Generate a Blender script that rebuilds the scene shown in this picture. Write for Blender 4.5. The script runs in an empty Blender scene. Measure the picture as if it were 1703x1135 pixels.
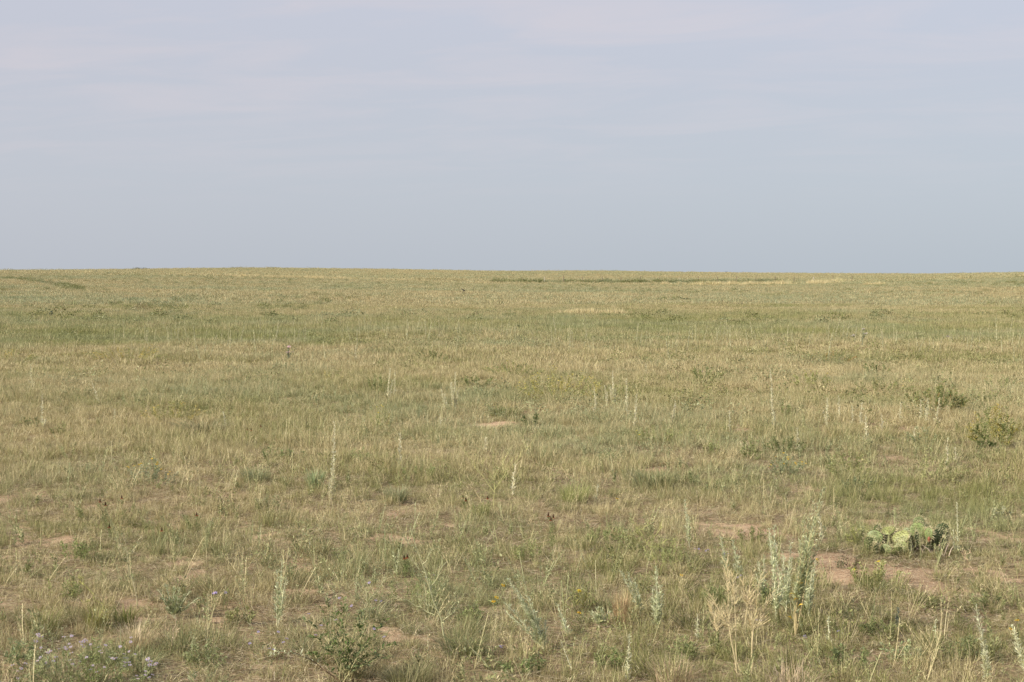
import bpy, math, random
import numpy as np
from mathutils import Vector, Matrix

random.seed(7)
RG = np.random.default_rng(11)
scene = bpy.context.scene
col = scene.collection
PI = math.pi
F = 2673.0            # focal length in photograph pixels
CX, CY, HY = 851.5, 567.5, 456.0
EYE = 1.7
PITCH = math.atan((CY - HY) / F)

# ------------------------------------------------------------------ noise and terrain
def _hash(ix, iy, s):
    h = (ix.astype(np.int64) * 374761393 + iy.astype(np.int64) * 668265263 + s * 2147483647) & 0xFFFFFFFF
    h = ((h ^ (h >> 13)) * 1274126177) & 0xFFFFFFFF
    h = ((h ^ (h >> 16)) * 2246822519) & 0xFFFFFFFF
    return ((h ^ (h >> 15)) & 0xFFFFFF) / float(0xFFFFFF)

def vn(x, y, size, s=0):
    x = np.asarray(x, float) / size + 1000.3; y = np.asarray(y, float) / size + 1000.7
    ix = np.floor(x); iy = np.floor(y); fx = x - ix; fy = y - iy
    fx = fx * fx * (3 - 2 * fx); fy = fy * fy * (3 - 2 * fy)
    a = _hash(ix, iy, s); b = _hash(ix + 1, iy, s); c = _hash(ix, iy + 1, s); d = _hash(ix + 1, iy + 1, s)
    return a + (b - a) * fx + (c - a) * fy + (a - b - c + d) * fx * fy

def fbm(x, y, size, s=0, o=4):
    t = 0; w = 0; k = 1.0
    for i in range(o):
        t = t + k * vn(x * 1.0 + 13.7 * i, y, size / 2 ** i, s + i * 7); w += k; k *= 0.55
    return t / w

def sm(a, b, x):
    t = np.clip((np.asarray(x, float) - a) / (b - a), 0, 1)
    return t * t * (3 - 2 * t)

PXS_T = [-900, 0, 250, 420, 600, 850, 1000, 1100, 1300, 1550, 1703, 2500]
TOP = [1, 4.2, 7.4, 9.8, 7.6, 4.3, 4.2, 2.6, 0.4, -1.0, 1.2, 5]
PXS_S = [-900, 0, 93, 333, 568, 730, 830, 1136, 1400, 1500, 1620, 1703, 2500]
STRIP = [2.5, 2.5, 1.5, -3, -7, -12, -15, -17, -15, -11, -7, -4, 3]
DS, DT = 290.0, 620.0

def terrain(x, y):
    x = np.asarray(x, float); y = np.asarray(y, float)
    yy = np.maximum(y, 20.0)
    px = CX + F * x / yy
    hs = EYE + DS * np.interp(px, PXS_S, STRIP) / F
    ht = EYE + DT * np.interp(px, PXS_T, TOP) / F
    h = hs * sm(80, DS, y)
    h = h + (ht - hs) * sm(DS - 20, DT + 60, y)
    h = h - np.maximum(y - DT, 0) * 0.012 * sm(DT, DT + 200, y)
    far = sm(22, 60, y)
    h = h + 0.16 * (fbm(x, y, 26, 3, 2) - 0.5) * far * (1 - sm(150, 280, y))
    h = h + 0.5 * (fbm(x, y, 45, 5, 3) - 0.5) * sm(300, 600, y)
    h = h + 0.10 * (vn(x, y, 5.5, 8) - 0.5) * sm(6, 12, np.hypot(x, y) + 3)
    h = h + 0.035 * (fbm(x, y, 1.1, 21, 3) - 0.5)
    return h

def ray(px, py):
    """where the sight line through a photograph pixel meets the ground"""
    dx = (px - CX) / F; dz = (CY - py) / F
    c, s = math.cos(PITCH), math.sin(PITCH)
    d = np.array([dx, c + dz * s, dz * c - s])
    t = np.concatenate([np.linspace(3, 60, 3000), np.geomspace(60, 1200, 3000)])
    X = d[0] * t; Y = d[1] * t; Z = EYE + d[2] * t
    g = terrain(X, Y)
    k = np.where(Z <= g)[0]
    if len(k) == 0:
        k0 = int(np.argmin(Z - g))
    else:
        k0 = k[0]
    return float(X[k0]), float(Y[k0]), float(g[k0])

BARE = [(1525, 966, 48, 17), (1405, 942, 62, 19), (1480, 868, 60, 9), (1220, 884, 85, 8), (330, 936, 34, 13), (268, 884, 34, 10),
        (245, 1000, 26, 13), (178, 995, 22, 10), (110, 908, 20, 7), (25, 1022, 20, 8), (655, 895, 36, 7), (735, 873, 30, 6),
        (825, 707, 34, 5), (1080, 787, 26, 5), (655, 850, 15, 9), (385, 1012, 22, 8), (500, 940, 24, 8), (510, 985, 40, 7), (1640, 890, 26, 7),
        (1430, 818, 24, 4), (655, 1045, 32, 8), (850, 1075, 50, 8), (255, 1022, 16, 10), (1300, 925, 40, 8), (490, 858, 22, 5), (430, 893, 18, 5),
        (1255, 1085, 16, 8), (1650, 960, 40, 6), (960, 940, 30, 6), (1285, 960, 22, 9), (130, 1058, 30, 6)]
_b = []
for (bx, by, rx, ry) in BARE:
    X, Y, Z = ray(bx, by)
    X2, Y2, Z2 = ray(bx, by - ry); X3, Y3, Z3 = ray(bx, by + ry)
    _b.append((X, Y, 1.12 * rx * Y / F, 1.15 * max(0.06, abs(Y2 - Y3) / 2)))

def bare(x, y):
    """0..1, how much soil shows"""
    x = np.asarray(x, float); y = np.asarray(y, float)
    wx = x + 0.40 * (fbm(x, y, 0.30, 31, 3) - 0.5); wy = y + 1.1 * (fbm(x, y, 0.35, 41, 3) - 0.5)
    m = np.zeros_like(x)
    for (bx, by, rx, ry) in _b:
        q = np.sqrt(((wx - bx) / rx) ** 2 + ((wy - by) / ry) ** 2)
        m = np.maximum(m, 1 - sm(0.65, 1.15, q))
    n = fbm(x, y, 0.9, 51, 3)
    m = np.maximum(m, sm(0.70, 0.84, n) * 0.55 * (1 - sm(14, 40, y)))
    return m

def green(x, y):
    x = np.asarray(x, float); y = np.asarray(y, float)
    g = 0.425 + 0.80 * (fbm(x, y, 5.0, 61, 4) - 0.5) + 1.0 * (fbm(x, y, 1.1, 71, 3) - 0.5)
    yw = y + 26 * (fbm(x, y, 20, 81, 3) - 0.5)
    g = g + 0.24 * sm(38, 46, yw) * (1 - sm(64, 74, yw))
    g = g - 0.15 * sm(22, 28, yw) * (1 - sm(38, 43, yw))
    g = g - 0.07 * (1 - sm(14, 20, y)) + 0.17 * (1 - sm(6.8, 9.5, y))
    g = g + 1.1 * (fbm(x, y * .6, 24, 91, 4) - 0.47) * sm(60, 110, y)
    g = g + 0.35 * np.exp(-((yw - 150 - 0.10 * x) / 5.0) ** 2)
    return np.clip(g, 0, 1)

# ------------------------------------------------------------------ materials
def nodes_of(name):
    m = bpy.data.materials.new(name); m.use_nodes = True
    nt = m.node_tree; nt.nodes.clear()
    return m, nt, nt.nodes, nt.links

def nd(nt, kind, **kw):
    n = nt.nodes.new(kind)
    for k, v in kw.items():
        if k == 'inp':
            for i, val in v.items(): n.inputs[i].default_value = val
        else:
            setattr(n, k, v)
    return n

def mixc(nt, fac, a, b, blend='MIX'):
    n = nt.nodes.new('ShaderNodeMix'); n.data_type = 'RGBA'; n.blend_type = blend
    n.clamp_factor = True
    for sock, v in ((n.inputs[0], fac), (n.inputs[6], a), (n.inputs[7], b)):
        if hasattr(v, 'is_output') or isinstance(v, bpy.types.NodeSocket): nt.links.new(v, sock)
        else: sock.default_value = v if sock.type == 'VALUE' else (tuple(v) + (1,) if len(v) == 3 else v)
    return n.outputs[2]

def mth(nt, op, a, b=0.0, c=None, clamp=False):
    n = nt.nodes.new('ShaderNodeMath'); n.operation = op; n.use_clamp = clamp
    for i, v in enumerate((a, b) if c is None else (a, b, c)):
        if isinstance(v, bpy.types.NodeSocket): nt.links.new(v, n.inputs[i])
        else: n.inputs[i].default_value = v
    return n.outputs[0]

def ramp(nt, fac, stops):
    n = nt.nodes.new('ShaderNodeValToRGB'); cr = n.color_ramp
    while len(cr.elements) < len(stops): cr.elements.new(0.5)
    for e, (p, c) in zip(cr.elements, stops):
        e.position = p; e.color = tuple(c) + (1,)
    if isinstance(fac, bpy.types.NodeSocket): nt.links.new(fac, n.inputs[0])
    return n.outputs[0]

def leaf_shader(nt, color, transl=0.3, rough=0.6, spec=0.25):
    p = nd(nt, 'ShaderNodeBsdfPrincipled'); p.inputs['Roughness'].default_value = rough
    p.inputs['Specular IOR Level'].default_value = spec
    nt.links.new(color, p.inputs['Base Color'])
    out = nd(nt, 'ShaderNodeOutputMaterial')
    if transl > 0:
        t = nd(nt, 'ShaderNodeBsdfTranslucent'); nt.links.new(color, t.inputs['Color'])
        ms = nd(nt, 'ShaderNodeMixShader'); ms.inputs[0].default_value = transl
        nt.links.new(p.outputs[0], ms.inputs[1]); nt.links.new(t.outputs[0], ms.inputs[2])
        nt.links.new(ms.outputs[0], out.inputs[0])
    else:
        nt.links.new(p.outputs[0], out.inputs[0])

def grass_material():
    m, nt, N, L = nodes_of('grass_blades')
    rnd = nd(nt, 'ShaderNodeAttribute', attribute_name='rnd')           # per blade: R dryness, G brightness, B along the blade
    tint = nd(nt, 'ShaderNodeAttribute', attribute_name='tint', attribute_type='INSTANCER')
    sep = nd(nt, 'ShaderNodeSeparateColor'); L.new(rnd.outputs['Color'], sep.inputs[0])
    st = nd(nt, 'ShaderNodeSeparateXYZ'); L.new(tint.outputs['Vector'], st.inputs[0])
    dry = mth(nt, 'MULTIPLY_ADD', mth(nt, 'SUBTRACT', sep.outputs[0], st.outputs[0]), 3.5, 0.5, clamp=True)
    dryc = ramp(nt, sep.outputs[1], [(0, (0.18, 0.135, 0.068)), (0.2, (0.325, 0.27, 0.14)), (0.6, (0.515, 0.440, 0.235)), (1, (0.74, 0.655, 0.39))])
    grnc = ramp(nt, sep.outputs[1], [(0, (0.09, 0.105, 0.03)), (0.5, (0.250, 0.262, 0.092)), (1, (0.44, 0.44, 0.18))])
    grey = ramp(nt, sep.outputs[1], [(0, (0.20, 0.22, 0.12)), (1, (0.44, 0.47, 0.27))])
    g2 = mixc(nt, st.outputs[1], grnc, grey)
    c = mixc(nt, dry, g2, dryc)
    c2 = mixc(nt, st.outputs[2], c, (0.46, 0.38, 0.20))
    leaf_shader(nt, c2, 0.24, 0.5, 0.35)
    return m

def litter_material():
    m, nt, N, L = nodes_of('dry_litter')
    rnd = nd(nt, 'ShaderNodeAttribute', attribute_name='rnd')
    sep = nd(nt, 'ShaderNodeSeparateColor'); L.new(rnd.outputs['Color'], sep.inputs[0])
    c = ramp(nt, sep.outputs[1], [(0, (0.10, 0.065, 0.04)), (0.35, (0.24, 0.165, 0.10)), (0.7, (0.42, 0.34, 0.22)), (1, (0.62, 0.54, 0.38))])
    leaf_shader(nt, c, 0.0, 0.8, 0.1)
    return m

def colored(name, transl, rough=0.6, spec=0.25, var=0.35):
    """colour held in the mesh's own 'col' attribute, broken up by noise"""
    m, nt, N, L = nodes_of(name)
    a = nd(nt, 'ShaderNodeAttribute', attribute_name='col')
    oi = nd(nt, 'ShaderNodeObjectInfo')
    tc = nd(nt, 'ShaderNodeTexCoord')
    ns = nd(nt, 'ShaderNodeTexNoise', inp={2: 60.0, 3: 3.0}); L.new(tc.outputs['Object'], ns.inputs['Vector'])
    f = mth(nt, 'MULTIPLY_ADD', ns.outputs[0], var * 2, 1 - var)
    f = mth(nt, 'MULTIPLY', f, mth(nt, 'MULTIPLY_ADD', oi.outputs['Random'], 0.24, 0.88))
    cc = nd(nt, 'ShaderNodeVectorMath', operation='SCALE'); L.new(a.outputs['Color'], cc.inputs[0]); L.new(f, cc.inputs['Scale'])
    leaf_shader(nt, cc.outputs[0], transl, rough, spec)
    return m

M_GRASS = grass_material()
M_LITTER = litter_material()
M_LEAF = colored('leaf', 0.28)
M_STEM = colored('stem', 0.0, 0.7, 0.2)
M_PETAL = colored('petal', 0.35, 0.6, 0.15, 0.15)
M_PAD = colored('cactus_skin', 0.0, 0.5, 0.35, 0.22)
M_SPINE = colored('cactus_spine', 0.0, 0.5, 0.3, 0.2)
M_WOOD = colored('weathered_wood', 0.0, 0.85, 0.1)
M_WIRE = colored('fence_wire', 0.0, 0.5, 0.4, 0.1)
M_BIRD = colored('feather', 0.0, 0.7, 0.2, 0.2)

def ground_material():
    m, nt, N, L = nodes_of('prairie_soil')
    a = nd(nt, 'ShaderNodeAttribute', attribute_name='cover')           # R bare soil, G green
    sep = nd(nt, 'ShaderNodeSeparateColor'); L.new(a.outputs['Color'], sep.inputs[0])
    geo = nd(nt, 'ShaderNodeNewGeometry')
    def noise(scale, det=4.0, rough=0.6):
        n = nd(nt, 'ShaderNodeTexNoise'); n.inputs['Scale'].default_value = scale; n.inputs['Detail'].default_value = det
        n.inputs['Roughness'].default_value = rough; L.new(geo.outputs['Position'], n.inputs['Vector']); return n.outputs[0]
    n1, n2, n3, n4 = noise(40, 6), noise(4, 5), noise(220, 3), noise(0.8, 8, 0.65)
    soil = ramp(nt, n2, [(0.25, (0.37, 0.245, 0.145)), (0.55, (0.51, 0.36, 0.225)), (0.8, (0.61, 0.47, 0.305))])
    soil = mixc(nt, mth(nt, 'MULTIPLY_ADD', n1, 2.2, -0.9, clamp=True), soil, (0.56, 0.43, 0.29))
    soil = mixc(nt, mth(nt, 'MULTIPLY_ADD', n3, 5.0, -2.5, clamp=True), soil, (0.17, 0.105, 0.065))
    vo = nd(nt, 'ShaderNodeTexVoronoi', feature='DISTANCE_TO_EDGE'); vo.inputs['Scale'].default_value = 16; L.new(geo.outputs['Position'], vo.inputs['Vector'])
    soil = mixc(nt, mth(nt, 'MULTIPLY_ADD', vo.outputs[0], -22.0, 1.0, clamp=True), soil, (0.24, 0.15, 0.09))
    th_d = ramp(nt, n4, [(0.3, (0.21, 0.16, 0.085)), (0.5, (0.31, 0.25, 0.135)), (0.7, (0.44, 0.375, 0.21))])
    th_g = ramp(nt, n4, [(0.3, (0.19, 0.19, 0.08)), (0.7, (0.34, 0.34, 0.15))])
    th = mixc(nt, sep.outputs[1], th_d, th_g)
    th = mixc(nt, mth(nt, 'MULTIPLY_ADD', n1, 4.5, -1.8, clamp=True), th, (0.13, 0.085, 0.05))  # dark brown noise paints the shadowed gaps into the thatch colour
    edge = mth(nt, 'ADD', sep.outputs[0], mth(nt, 'MULTIPLY_ADD', noise(16, 7, .75), 4.2, -1.95))
    fac = mth(nt, 'MULTIPLY_ADD', edge, 2.0, -0.4, clamp=True)
    c = mixc(nt, fac, th, soil)
    p = nd(nt, 'ShaderNodeBsdfPrincipled'); p.inputs['Roughness'].default_value = 0.95; p.inputs['Specular IOR Level'].default_value = 0.1
    L.new(c, p.inputs['Base Color'])
    bmp = nd(nt, 'ShaderNodeBump'); bmp.inputs['Strength'].default_value = 0.6; bmp.inputs['Distance'].default_value = 0.02
    L.new(mth(nt, 'ADD', n1, mth(nt, 'MULTIPLY', n3, 0.4)), bmp.inputs['Height']); L.new(bmp.outputs[0], p.inputs['Normal'])
    out = nd(nt, 'ShaderNodeOutputMaterial'); L.new(p.outputs[0], out.inputs[0])
    return m

# ------------------------------------------------------------------ mesh helpers
def np_mesh(name, verts, faces_q, faces_t, mat, attrs=None):
    me = bpy.data.meshes.new(name)
    nv = len(verts); nq = len(faces_q); ntt = len(faces_t)
    me.vertices.add(nv); me.vertices.foreach_set('co', np.asarray(verts, np.float32).ravel())
    loops = np.concatenate([np.asarray(faces_q, np.int32).ravel(), np.asarray(faces_t, np.int32).ravel()])
    me.loops.add(len(loops)); me.loops.foreach_set('vertex_index', loops)
    me.polygons.add(nq + ntt)
    starts = np.concatenate([np.arange(nq) * 4, nq * 4 + np.arange(ntt) * 3]).astype(np.int32)
    me.polygons.foreach_set('loop_start', starts)
    me.materials.append(mat)
    if attrs:
        for k, v in attrs.items():
            at = me.attributes.new(k, 'FLOAT_COLOR', 'POINT')
            c = np.ones((nv, 4), np.float32); c[:, :3] = v; at.data.foreach_set('color', c.ravel())
    me.update(calc_edges=True); me.validate()
    return me

class MB:
    """collects strips, tubes and leaves, then links them as ONE mesh object"""
    def __init__(s): s.v = []; s.f = []; s.c = []
    def add(s, vs, fs, c):
        o = len(s.v); s.v += [tuple(p) for p in vs]; s.f += [tuple(o + i for i in q) for q in fs]
        if len(c) and isinstance(c[0], (tuple, list)): s.c += list(c)
        else: s.c += [tuple(c)] * len(vs)
    def tube(s, pts, rad, c, n=4):
        vs = []; fs = []; pts = [Vector(p) for p in pts]
        for i, p in enumerate(pts):
            d = (pts[min(i + 1, len(pts) - 1)] - pts[max(i - 1, 0)])
            d = d.normalized() if d.length > 1e-9 else Vector((0, 0, 1))
            a = d.cross(Vector((0.3, 1, 0.1))).normalized(); b = d.cross(a)
            r = rad[i] if isinstance(rad, (list, tuple)) else rad
            for k in range(n):
                t = 2 * PI * k / n; vs.append(p + a * (r * math.cos(t)) + b * (r * math.sin(t)))
        for i in range(len(pts) - 1):
            for k in range(n):
                fs.append((i * n + k, i * n + (k + 1) % n, (i + 1) * n + (k + 1) % n, (i + 1) * n + k))
        fs.append(tuple(range(n))[::-1]); fs.append(tuple((len(pts) - 1) * n + k for k in range(n)))
        s.add(vs, fs, c)
    def leaf(s, p, d, L, w, c, droop=0.25, fold=0.25):
        p = Vector(p); d = Vector(d).normalized()
        side = d.cross(Vector((0, 0, 1)))
        if side.length < 0.05: side = Vector((random.uniform(-1, 1), random.uniform(-1, 1), 0))
        side.normalize(); side = (Matrix.Rotation(random.uniform(-0.8, 0.8), 3, d) @ side)
        up = side.cross(d)
        m = p + d * (L * 0.45); t = p + d * L - Vector((0, 0, 1)) * (L * droop)
        lift = up * (w * fold)
        vs = [p, m + side * (w / 2) + lift, t, m - side * (w / 2) + lift, m]
        s.add(vs, [(0, 1, 4), (1, 2, 4), (0, 4, 3), (4, 2, 3)], c)
    def build(s, name, mat, parent=None, smooth=False):
        me = bpy.data.meshes.new(name); me.from_pydata(s.v, [], s.f); me.materials.append(mat)
        at = me.attributes.new('col', 'FLOAT_COLOR', 'POINT')
        a = np.ones((len(s.v), 4), np.float32); a[:, :3] = np.array(s.c, np.float32); at.data.foreach_set('color', a.ravel())
        if smooth: me.polygons.foreach_set('use_smooth', [True] * len(me.polygons))
        o = bpy.data.objects.new(name, me); col.objects.link(o); o.parent = parent
        return o

def jit(c, v=0.2):
    k = 1 + random.uniform(-v, v); return (c[0] * k * (1 + random.uniform(-.06, .06)), c[1] * k, c[2] * k * (1 + random.uniform(-.1, .1)))

def tag(o, label, cat, group=None, kind=None):
    o['label'] = label; o['category'] = cat
    if group: o['group'] = group
    if kind: o['kind'] = kind
    return o

def thing(name, loc, rz=0.0):
    o = bpy.data.objects.new(name, None); col.objects.link(o)
    o.location = loc; o.rotation_euler = (0, 0, rz); o.empty_display_size = 0.1
    return o

# ------------------------------------------------------------------ the ground
def build_ground():
    rs = np.concatenate([np.linspace(0.4, 4.5, 14)[:-1], np.geomspace(4.5, 60, 620), np.geomspace(60, 700, 360)[1:], np.geomspace(700, 9000, 40)[1:]])
    hf = math.radians(24)
    az = np.concatenate([np.linspace(-PI, -hf, 60)[:-1], np.linspace(-hf, hf, 520), np.linspace(hf, PI, 60)[1:-1]])
    R, A = np.meshgrid(rs, az, indexing='ij')
    X = R * np.sin(A); Y = R * np.cos(A); Z = terrain(X, Y)
    nr, na = R.shape
    V = np.stack([X.ravel(), Y.ravel(), Z.ravel()], 1)
    V = np.vstack([V, [[0, 0, float(terrain(0, 0))]]])
    i, k = np.meshgrid(np.arange(nr - 1), np.arange(na), indexing='ij')
    k2 = (k + 1) % na
    Q = np.stack([i * na + k, (i + 1) * na + k, (i + 1) * na + k2, i * na + k2], -1).reshape(-1, 4)[:, ::-1]
    c = nr * na; kk = np.arange(na)
    T = np.stack([np.full(na, c), kk, (kk + 1) % na], 1)[:, ::-1]
    cov = np.zeros((len(V), 3)); cov[:, 0] = bare(V[:, 0], V[:, 1]); cov[:, 1] = green(V[:, 0], V[:, 1])
    me = np_mesh('ground', V, Q, T, ground_material(), {'cover': cov})
    me.polygons.foreach_set('use_smooth', [True] * len(me.polygons))
    o = bpy.data.objects.new('ground', me); col.objects.link(o); o['kind'] = 'structure'
    o['label'] = 'dry prairie ground of pinkish tan soil rolling out to the horizon'
    return o
build_ground()

# ------------------------------------------------------------------ grass prototypes
def blades(n, rad, Lr, w, tilt, curl, flat=False, seg=3, dry=(0, 1), bright=(0, 1), outward=0.6):
    ang = RG.uniform(0, 2 * PI, n); rr = rad * np.sqrt(RG.uniform(0, 1, n))
    P = np.stack([rr * np.cos(ang), rr * np.sin(ang), np.full(n, -0.012)], 1)
    az = np.where(RG.uniform(0, 1, n) < outward, ang + RG.normal(0, 0.6, n), RG.uniform(0, 2 * PI, n))
    Lb = RG.uniform(Lr[0], Lr[1], n) * RG.uniform(0.7, 1.0, n)
    t0 = np.abs(RG.normal(tilt[0], tilt[1], n)); cu = RG.normal(curl[0], curl[1], n)
    wob = RG.normal(0, 0.5, n)
    if flat:
        t0 = RG.uniform(1.35, 1.62, n); cu = RG.normal(0, 0.15, n); P[:, 2] = RG.uniform(0.004, 0.03, n)
    ss = np.linspace(0, 1, seg + 1)
    pts = [P]; cur = P.copy()
    for i in range(seg):
        sm_ = (ss[i] + ss[i + 1]) / 2
        phi = t0 + cu * sm_; a2 = az + wob * sm_
        d = np.stack([np.sin(phi) * np.cos(a2), np.sin(phi) * np.sin(a2), np.cos(phi)], 1)
        cur = cur + d * (Lb / seg)[:, None]; pts.append(cur.copy())
    sa = az + PI / 2 + RG.normal(0, 0.9, n)
    side = np.stack([np.cos(sa), np.sin(sa), RG.normal(0, 0.15, n)], 1) * (w * RG.uniform(0.7, 1.3, n) / 2)[:, None]
    vv = []
    wp = [1.0, 0.95, 0.65, 0.4]
    for i in range(seg):
        vv += [pts[i] - side * wp[i], pts[i] + side * wp[i]]
    vv.append(pts[seg])
    V = np.stack(vv, 1); m = V.shape[1]
    base = (np.arange(n) * m)[:, None]
    Q = np.concatenate([base + np.array([[2 * i, 2 * i + 1, 2 * i + 3, 2 * i + 2]]) for i in range(seg - 1)], 0)
    T = base + np.array([[2 * seg - 2, 2 * seg - 1, 2 * seg]])
    r = np.stack([RG.uniform(dry[0], dry[1], n), RG.uniform(bright[0], bright[1], n), np.zeros(n)], 1)
    rv = np.repeat(r[:, None, :], m, 1)
    return V.reshape(-1, 3), Q, T, rv.reshape(-1, 3)

def join(parts):
    o = 0; V = []; Q = []; T = []; R = []
    for v, q, t, r in parts:
        V.append(v); Q.append(q + o); T.append(t + o); R.append(r); o += len(v)
    return np.vstack(V), np.vstack(Q), np.vstack(T), np.vstack(R)

def seeded(n, H):
    """thin upright stems with a one-sided seed head each"""
    parts = [blades(n, 0.03, (H * 0.7, H), 0.0022, (0.15, 0.12), (0.25, 0.25), seg=3, dry=(0.5, 1), bright=(0.45, 1))]
    v, q, t, r = parts[0]; v = v.reshape(n, 7, 3)
    tips = v[:, 6]; low = v[:, 4]
    k = 10; PP = []; 
    u = np.linspace(0.0, 1, k)[None, :, None]
    B = low[:, None, :] * (1 - u) + tips[:, None, :] * u
    B = B.reshape(-1, 3); nn = len(B)
    d = RG.normal(0, 1, (nn, 3)); d[:, 2] = np.abs(d[:, 2]) + 0.6; d /= np.linalg.norm(d, axis=1)[:, None]
    s_ = np.cross(d, RG.normal(0, 1, (nn, 3))); s_ /= np.linalg.norm(s_, axis=1)[:, None]
    L = 0.011
    V = np.stack([B - s_ * 0.0014, B + s_ * 0.0014, B + d * L + s_ * 0.0005, B + d * L - s_ * 0.0005], 1)
    Q = (np.arange(nn) * 4)[:, None] + np.array([[0, 1, 2, 3]])
    R = np.stack([RG.uniform(.6, 1, nn), RG.uniform(.5, 1, nn), np.zeros(nn)], 1)
    parts.append((V.reshape(-1, 3), Q, np.zeros((0, 3), int), np.repeat(R[:, None], 4, 1).reshape(-1, 3)))
    return join(parts)

def proto_coll(name, defs, mat):
    c = bpy.data.collections.new(name)
    for i, d in enumerate(defs):
        v, q, t, r = d
        me = np_mesh('%s_%02d' % (name, i), v, q, t, mat, {'rnd': r})
        c.objects.link(bpy.data.objects.new('%s_%02d' % (name, i), me))
    return c

def scatter(name, coll, pts, rotz, scl, idx, tint, label, tilt=0.12):
    n = len(pts)
    me = bpy.data.meshes.new(name); me.vertices.add(n); me.vertices.foreach_set('co', pts.astype(np.float32).ravel())
    rot = np.stack([RG.normal(0, tilt, n), RG.normal(0, tilt, n), rotz], 1)
    for k, typ, v in (('rot', 'FLOAT_VECTOR', rot), ('scl', 'FLOAT_VECTOR', scl), ('tint', 'FLOAT_VECTOR', tint)):
        a = me.attributes.new(k, typ, 'POINT'); a.data.foreach_set('vector', v.astype(np.float32).ravel())
    a = me.attributes.new('idx', 'INT', 'POINT'); a.data.foreach_set('value', idx.astype(np.int32))
    o = bpy.data.objects.new(name, me); col.objects.link(o)
    ng = bpy.data.node_groups.new('scatter_' + name, 'GeometryNodeTree')
    ng.interface.new_socket('Geometry', in_out='INPUT', socket_type='NodeSocketGeometry')
    ng.interface.new_socket('Geometry', in_out='OUTPUT', socket_type='NodeSocketGeometry')
    gi = ng.nodes.new('NodeGroupInput'); go = ng.nodes.new('NodeGroupOutput')
    iop = ng.nodes.new('GeometryNodeInstanceOnPoints'); ci = ng.nodes.new('GeometryNodeCollectionInfo')
    ci.inputs['Collection'].default_value = coll; ci.inputs['Separate Children'].default_value = True; ci.inputs['Reset Children'].default_value = True
    def attr(nm, dt):
        a = ng.nodes.new('GeometryNodeInputNamedAttribute'); a.data_type = dt; a.inputs['Name'].default_value = nm; return a.outputs['Attribute']
    e = ng.nodes.new('FunctionNodeEulerToRotation')
    L = ng.links
    L.new(gi.outputs[0], iop.inputs['Points']); L.new(ci.outputs[0], iop.inputs['Instance']); iop.inputs['Pick Instance'].default_value = True
    L.new(attr('idx', 'INT'), iop.inputs['Instance Index']); L.new(attr('rot', 'FLOAT_VECTOR'), e.inputs[0])
    L.new(e.outputs[0], iop.inputs['Rotation']); L.new(attr('scl', 'FLOAT_VECTOR'), iop.inputs['Scale'])
    L.new(iop.outputs[0], go.inputs[0])
    md = o.modifiers.new('scatter', 'NODES'); md.node_group = ng
    o['kind'] = 'stuff'; o['label'] = label; o['category'] = 'grass'
    return o

def field(dens, y0, y1, margin=2.5, hw=0.345):
    """random points, dens per square metre, over the part of the prairie in front of the viewer"""
    area = (hw * (y1 ** 2 - y0 ** 2)) + 2 * margin * (y1 - y0)
    n = int(area * dens)
    ys = []
    while len(ys) < n:
        y = RG.uniform(y0, y1, n); k = RG.uniform(0, 1, n) < (hw * y + margin) / (hw * y1 + margin)
        ys = np.concatenate([ys, y[k]])
    y = ys[:n]; x = RG.uniform(-1, 1, n) * (hw * y + margin)
    return x, y

def put(name, coll, x, y, nproto, s0, s1, label, idx=None, g_off=0.0, grey=0.0, yellow=0.0, tilt=0.12, zmul=None):
    n = len(x); z = terrain(x, y)
    s = RG.uniform(s0, s1, n); zz = s * RG.uniform(0.8, 1.25, n)
    if zmul is not None: zz = zz * zmul
    scl = np.stack([s, s, zz], 1)
    gr = np.clip(fbm(x, y, 3.0, 131, 3) * 2.2 - 0.75, 0, 1) * 0.8 + grey
    tint = np.stack([np.clip(green(x, y) + g_off + RG.normal(0, 0.10, n), 0, 1), np.clip(gr, 0, 1), np.full(n, 0.0) + yellow], 1)
    if idx is None: idx = RG.integers(0, nproto, n)
    return scatter(name, coll, np.stack([x, y, z], 1), RG.uniform(0, 2 * PI, n), scl, idx, tint, label, tilt)

# near: separate clumps of fine blades
NEAR = [blades(150, 0.06, (0.03, 0.085), 0.0014, (0.45, 0.3), (0.9, 0.6)) for _ in range(5)] + \
       [blades(100, 0.05, (0.05, 0.13), 0.0017, (0.35, 0.25), (0.6, 0.5), dry=(0.0, 0.9)) for _ in range(4)] + \
       [blades(150, 0.055, (0.025, 0.07), 0.0013, (0.6, 0.3), (1.3, 0.7), dry=(0.3, 1)) for _ in range(4)]
C_NEAR = proto_coll('short_grass_clump', NEAR, M_GRASS)
x, y = field(135, 4.6, 13, 2.0)
keep = RG.uniform(0, 1, len(x)) > np.clip(bare(x, y) * 1.05 + 0.36 * sm(0.50, 0.66, fbm(x, y, 0.45, 141, 2)), 0, 0.975)
put('short_grass', C_NEAR, x[keep], y[keep], len(NEAR), 0.75, 1.25, 'short curling tan and green prairie grass covering the near ground', tilt=.25, zmul=(0.15 + 1.8 * fbm(x[keep], y[keep], 0.40, 151, 2)) * (.75 + .6 * green(x[keep], y[keep])))
x, y = field(60, 13, 28, 2.5)
keep = RG.uniform(0, 1, len(x)) > bare(x, y) * 0.97
NEAR2 = [blades(170, 0.10, (0.035, 0.10), 0.0024, (0.45, 0.3), (0.8, 0.6)) for _ in range(5)] + \
        [blades(130, 0.09, (0.06, 0.14), 0.0026, (0.3, 0.2), (0.5, 0.4)) for _ in range(4)]
C_NEAR2 = proto_coll('mid_grass_clump', NEAR2, M_GRASS)
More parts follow.
